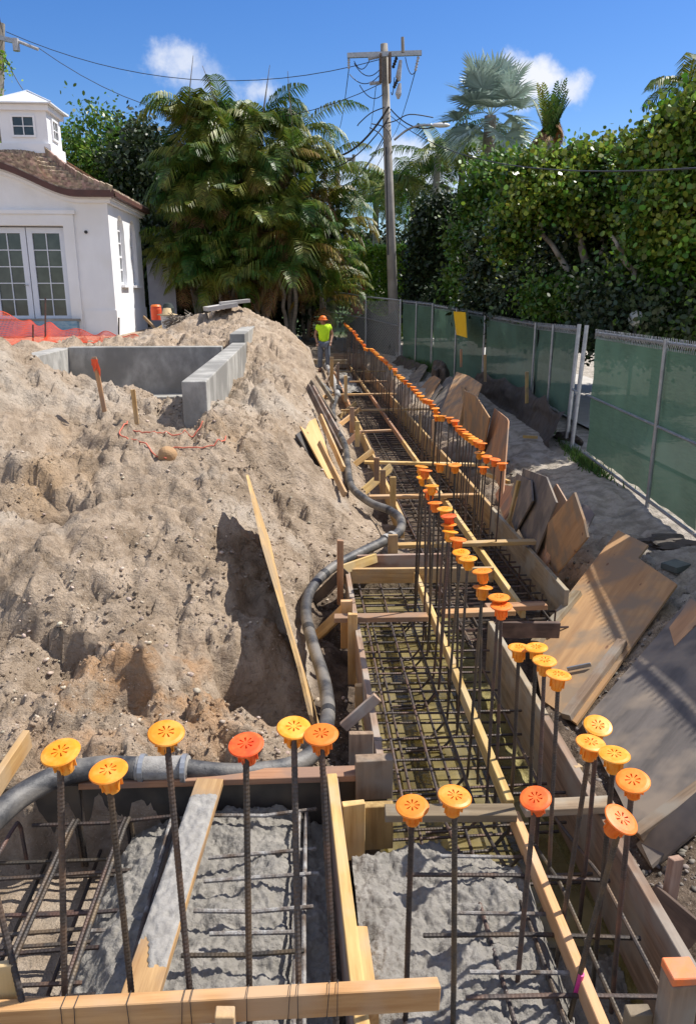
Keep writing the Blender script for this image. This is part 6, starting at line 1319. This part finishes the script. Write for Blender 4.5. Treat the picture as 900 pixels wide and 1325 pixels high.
rd=dict(pel=(.14,.11),wa=(.13,.10),ch=(.15,.11),nk=.055,hb=.09,ht=.085,ls=.062,le=.045,lh=.032,rs=.062,re=.045,rh=.032,lk=.06,la=.042,lf=.04,rk=.06,ra=.042,rf=.04,lp=.09,rp=.09,lh2=.036,rh2=.036)
body=skin_obj('body',[J[n] for n in names],[(ix[a],ix[b]) for a,b in E_],[rd[n] for n in names],'skin',wk)
for s,pn in((-1,'lh2'),(1,'rh2')):      # fingers rooted in the palms
    for k in range(5):
        p=V(*J[pn]); o_=V((k-2)*.017,0,0) if k<4 else V(-s*.04,.01,.03); a=p+o_*.6; b=a+V(o_.x*.3,-.05,-.045 if k<4 else .0); c=b+V(0,-.015,-.03); 
        skin_obj('finger',[tuple(a),tuple(b),tuple(c)],[(0,1),(1,2)],[.010,.009,.007],'skin',wk,1)
skin_obj('shirt',[J['pel'],J['wa'],J['ch'],w(0,-.02,1.43),J['ls'],tuple((V(*J['ls'])+V(*J['le']))/2),J['rs'],tuple((V(*J['rs'])+V(*J['re']))/2)],[(0,1),(1,2),(2,3),(2,4),(4,5),(2,6),(6,7)],[(.18,.14),(.175,.14),(.185,.145),(.085,.08),.095,.08,.095,.08],'hivis',wk)
skin_obj('trousers',[w(0,0,.93),J['lp'],J['lk'],w(-.13,.03,.12),J['rp'],J['rk'],w(.13,.06,.12)],[(0,1),(1,2),(2,3),(0,4),(4,5),(5,6)],[(.165,.125),.115,.085,.075,.115,.085,.075],'jeans',wk)
for n in('l','r'): skin_obj('boot',[J[n+'a'],tuple(V(*J[n+'a'])+V(0,0,-.04)),J[n+'f']],[(0,1),(1,2)],[.06,.06,.055],'boot',wk,1)
hc=V(*J['hb']).lerp(V(*J['ht']),.65)
mb=MB(); mb.lathe(tuple(hc+V(0,0,.0)),[(.118,-.01),(.12,.03),(.105,.085),(.06,.12),(.001,.13)],18); mb.lathe(tuple(hc+V(0,0,-.012)),[(.11,.004),(.165,0),(.16,.01),(.1,.02)],18); mb.build('cap','orange',wk,smooth=True)
hc2=V(*J['hb'])
for s in(-1,1):
    mb=MB(); mb.lathe(tuple(hc2+V(s*.033,-.088,.045)),[(.001,.010),(.010,0),(.001,-.010)],8); mb.build('eye','blk',wk)
    mb=MB(); mb.lathe(tuple(hc2+V(s*.092,0,.03)),[(.001,.03),(.014,0),(.001,-.03)],8); mb.build('ear','skin',wk)
mb=MB(); mb.tube([hc2+V(0,-.085,.045),hc2+V(0,-.112,.015),hc2+V(0,-.09,.005)],.012,6); mb.build('nose','skin',wk)
mb=MB(); mb.tube([hc2+V(-.025,-.092,-.028),hc2+V(.025,-.092,-.028)],.006,5); mb.build('mouth','redleaf',wk)
# orange hose/cone hardware behind worker
# ------------------------------------------------------------------ world, sun, camera
SUN_EL=math.radians(54); SA=math.radians(19)   # sun bearing from +X towards +Y
sd=V(math.cos(SUN_EL)*math.cos(SA),math.cos(SUN_EL)*math.sin(SA),math.sin(SUN_EL))
wd=bpy.data.worlds.new('World'); SC.world=wd; wd.use_nodes=True; nt=wd.node_tree; N=nt.nodes; L=nt.links
sky=N.new('ShaderNodeTexSky'); sky.sky_type='NISHITA'; sky.sun_disc=False; sky.sun_elevation=SUN_EL; sky.sun_rotation=math.atan2(sd.x,sd.y); sky.dust_density=.35; sky.air_density=1.0; sky.ozone_density=4
bg=N['Background']; bg.inputs[1].default_value=.108
tc=N.new('ShaderNodeTexCoord')
hs_=N.new('ShaderNodeHueSaturation'); hs_.inputs['Hue'].default_value=.512; hs_.inputs['Saturation'].default_value=1.30; L.new(sky.outputs[0],hs_.inputs['Color'])
acc=None
nz=N.new('ShaderNodeTexNoise'); nz.inputs['Scale'].default_value=14; nz.inputs['Detail'].default_value=7; nz.inputs['Roughness'].default_value=.6; L.new(tc.outputs['Generated'],nz.inputs['Vector'])
nf=N.new('ShaderNodeMapRange'); nf.inputs[1].default_value=.3; nf.inputs[2].default_value=.7; nf.inputs[3].default_value=-.9; nf.inputs[4].default_value=.9; L.new(nz.outputs['Fac'],nf.inputs[0])
for px,py,sx,sz,amp in [(212,90,.048,.020,.75),(245,98,.04,.018,.45),(345,118,.03,.016,.7),(700,100,.036,.024,1.),(730,116,.022,.02,.85),(520,212,.09,.028,.75),(455,225,.07,.03,.55),(600,240,.08,.03,.5)]:
    d=ray(px,py).normalized(); s=N.new('ShaderNodeVectorMath'); s.operation='SUBTRACT'; L.new(tc.outputs['Generated'],s.inputs[0]); s.inputs[1].default_value=d
    m_=N.new('ShaderNodeVectorMath'); m_.operation='MULTIPLY'; L.new(s.outputs[0],m_.inputs[0]); m_.inputs[1].default_value=(1/sx,1/sx,1/sz)
    ln=N.new('ShaderNodeVectorMath'); ln.operation='LENGTH'; L.new(m_.outputs[0],ln.inputs[0]); ad=N.new('ShaderNodeMath'); ad.operation='ADD'; L.new(ln.outputs['Value'],ad.inputs[0]); L.new(nf.outputs[0],ad.inputs[1])
    mr=N.new('ShaderNodeMapRange'); mr.interpolation_type='SMOOTHSTEP'; mr.inputs[1].default_value=1.25; mr.inputs[2].default_value=.15; mr.inputs[3].default_value=0; mr.inputs[4].default_value=amp; L.new(ad.outputs[0],mr.inputs[0])
    if acc is None: acc=mr.outputs[0]
    else:
        mx=N.new('ShaderNodeMath'); mx.operation='MAXIMUM'; L.new(acc,mx.inputs[0]); L.new(mr.outputs[0],mx.inputs[1]); acc=mx.outputs[0]
# broken cloud added out of view, behind and beside the camera, to neutralise shade
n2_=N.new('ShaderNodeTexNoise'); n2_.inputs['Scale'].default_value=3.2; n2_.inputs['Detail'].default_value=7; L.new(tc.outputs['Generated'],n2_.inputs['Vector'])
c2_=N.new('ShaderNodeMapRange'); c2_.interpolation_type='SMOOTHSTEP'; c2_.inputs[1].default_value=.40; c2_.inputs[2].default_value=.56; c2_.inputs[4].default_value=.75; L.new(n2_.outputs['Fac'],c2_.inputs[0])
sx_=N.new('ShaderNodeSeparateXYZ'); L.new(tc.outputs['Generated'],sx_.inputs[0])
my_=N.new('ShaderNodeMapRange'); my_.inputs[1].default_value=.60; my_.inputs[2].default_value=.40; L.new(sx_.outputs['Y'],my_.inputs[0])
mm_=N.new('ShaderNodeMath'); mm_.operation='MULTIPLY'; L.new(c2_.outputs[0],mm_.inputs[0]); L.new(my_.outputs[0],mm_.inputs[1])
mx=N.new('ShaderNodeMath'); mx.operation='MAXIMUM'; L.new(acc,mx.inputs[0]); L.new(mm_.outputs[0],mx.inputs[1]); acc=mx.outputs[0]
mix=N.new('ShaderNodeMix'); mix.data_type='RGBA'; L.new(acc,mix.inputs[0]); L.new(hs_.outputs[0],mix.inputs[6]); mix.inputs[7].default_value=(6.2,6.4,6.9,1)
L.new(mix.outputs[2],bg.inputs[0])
ld=bpy.data.lights.new('sun','SUN'); ld.energy=5; ld.angle=math.radians(.53); ld.color=(1,.955,.88); lo=bpy.data.objects.new('sun',ld); COL.objects.link(lo); lo.rotation_mode='QUATERNION'; lo.rotation_quaternion=V(0,0,1).rotation_difference(sd); lo.location=(10,-5,20)
cd=bpy.data.cameras.new('camera'); cam=bpy.data.objects.new('camera',cd); COL.objects.link(cam); SC.camera=cam
cd.sensor_fit='VERTICAL'; cd.sensor_height=36; cd.lens=F/1325*36; cd.clip_start=.05; cd.clip_end=3000
cam.matrix_world=Matrix(((CR.x,CU.x,-CF.x,0),(CR.y,CU.y,-CF.y,0),(CR.z,CU.z,-CF.z,H),(0,0,0,1)))
SC.view_settings.view_transform='Standard'; SC.view_settings.look='None'; SC.view_settings.exposure=.46; SC.view_settings.gamma=1; SC.view_settings.use_curve_mapping=False
SC.cycles.max_bounces=6; SC.cycles.transparent_max_bounces=12
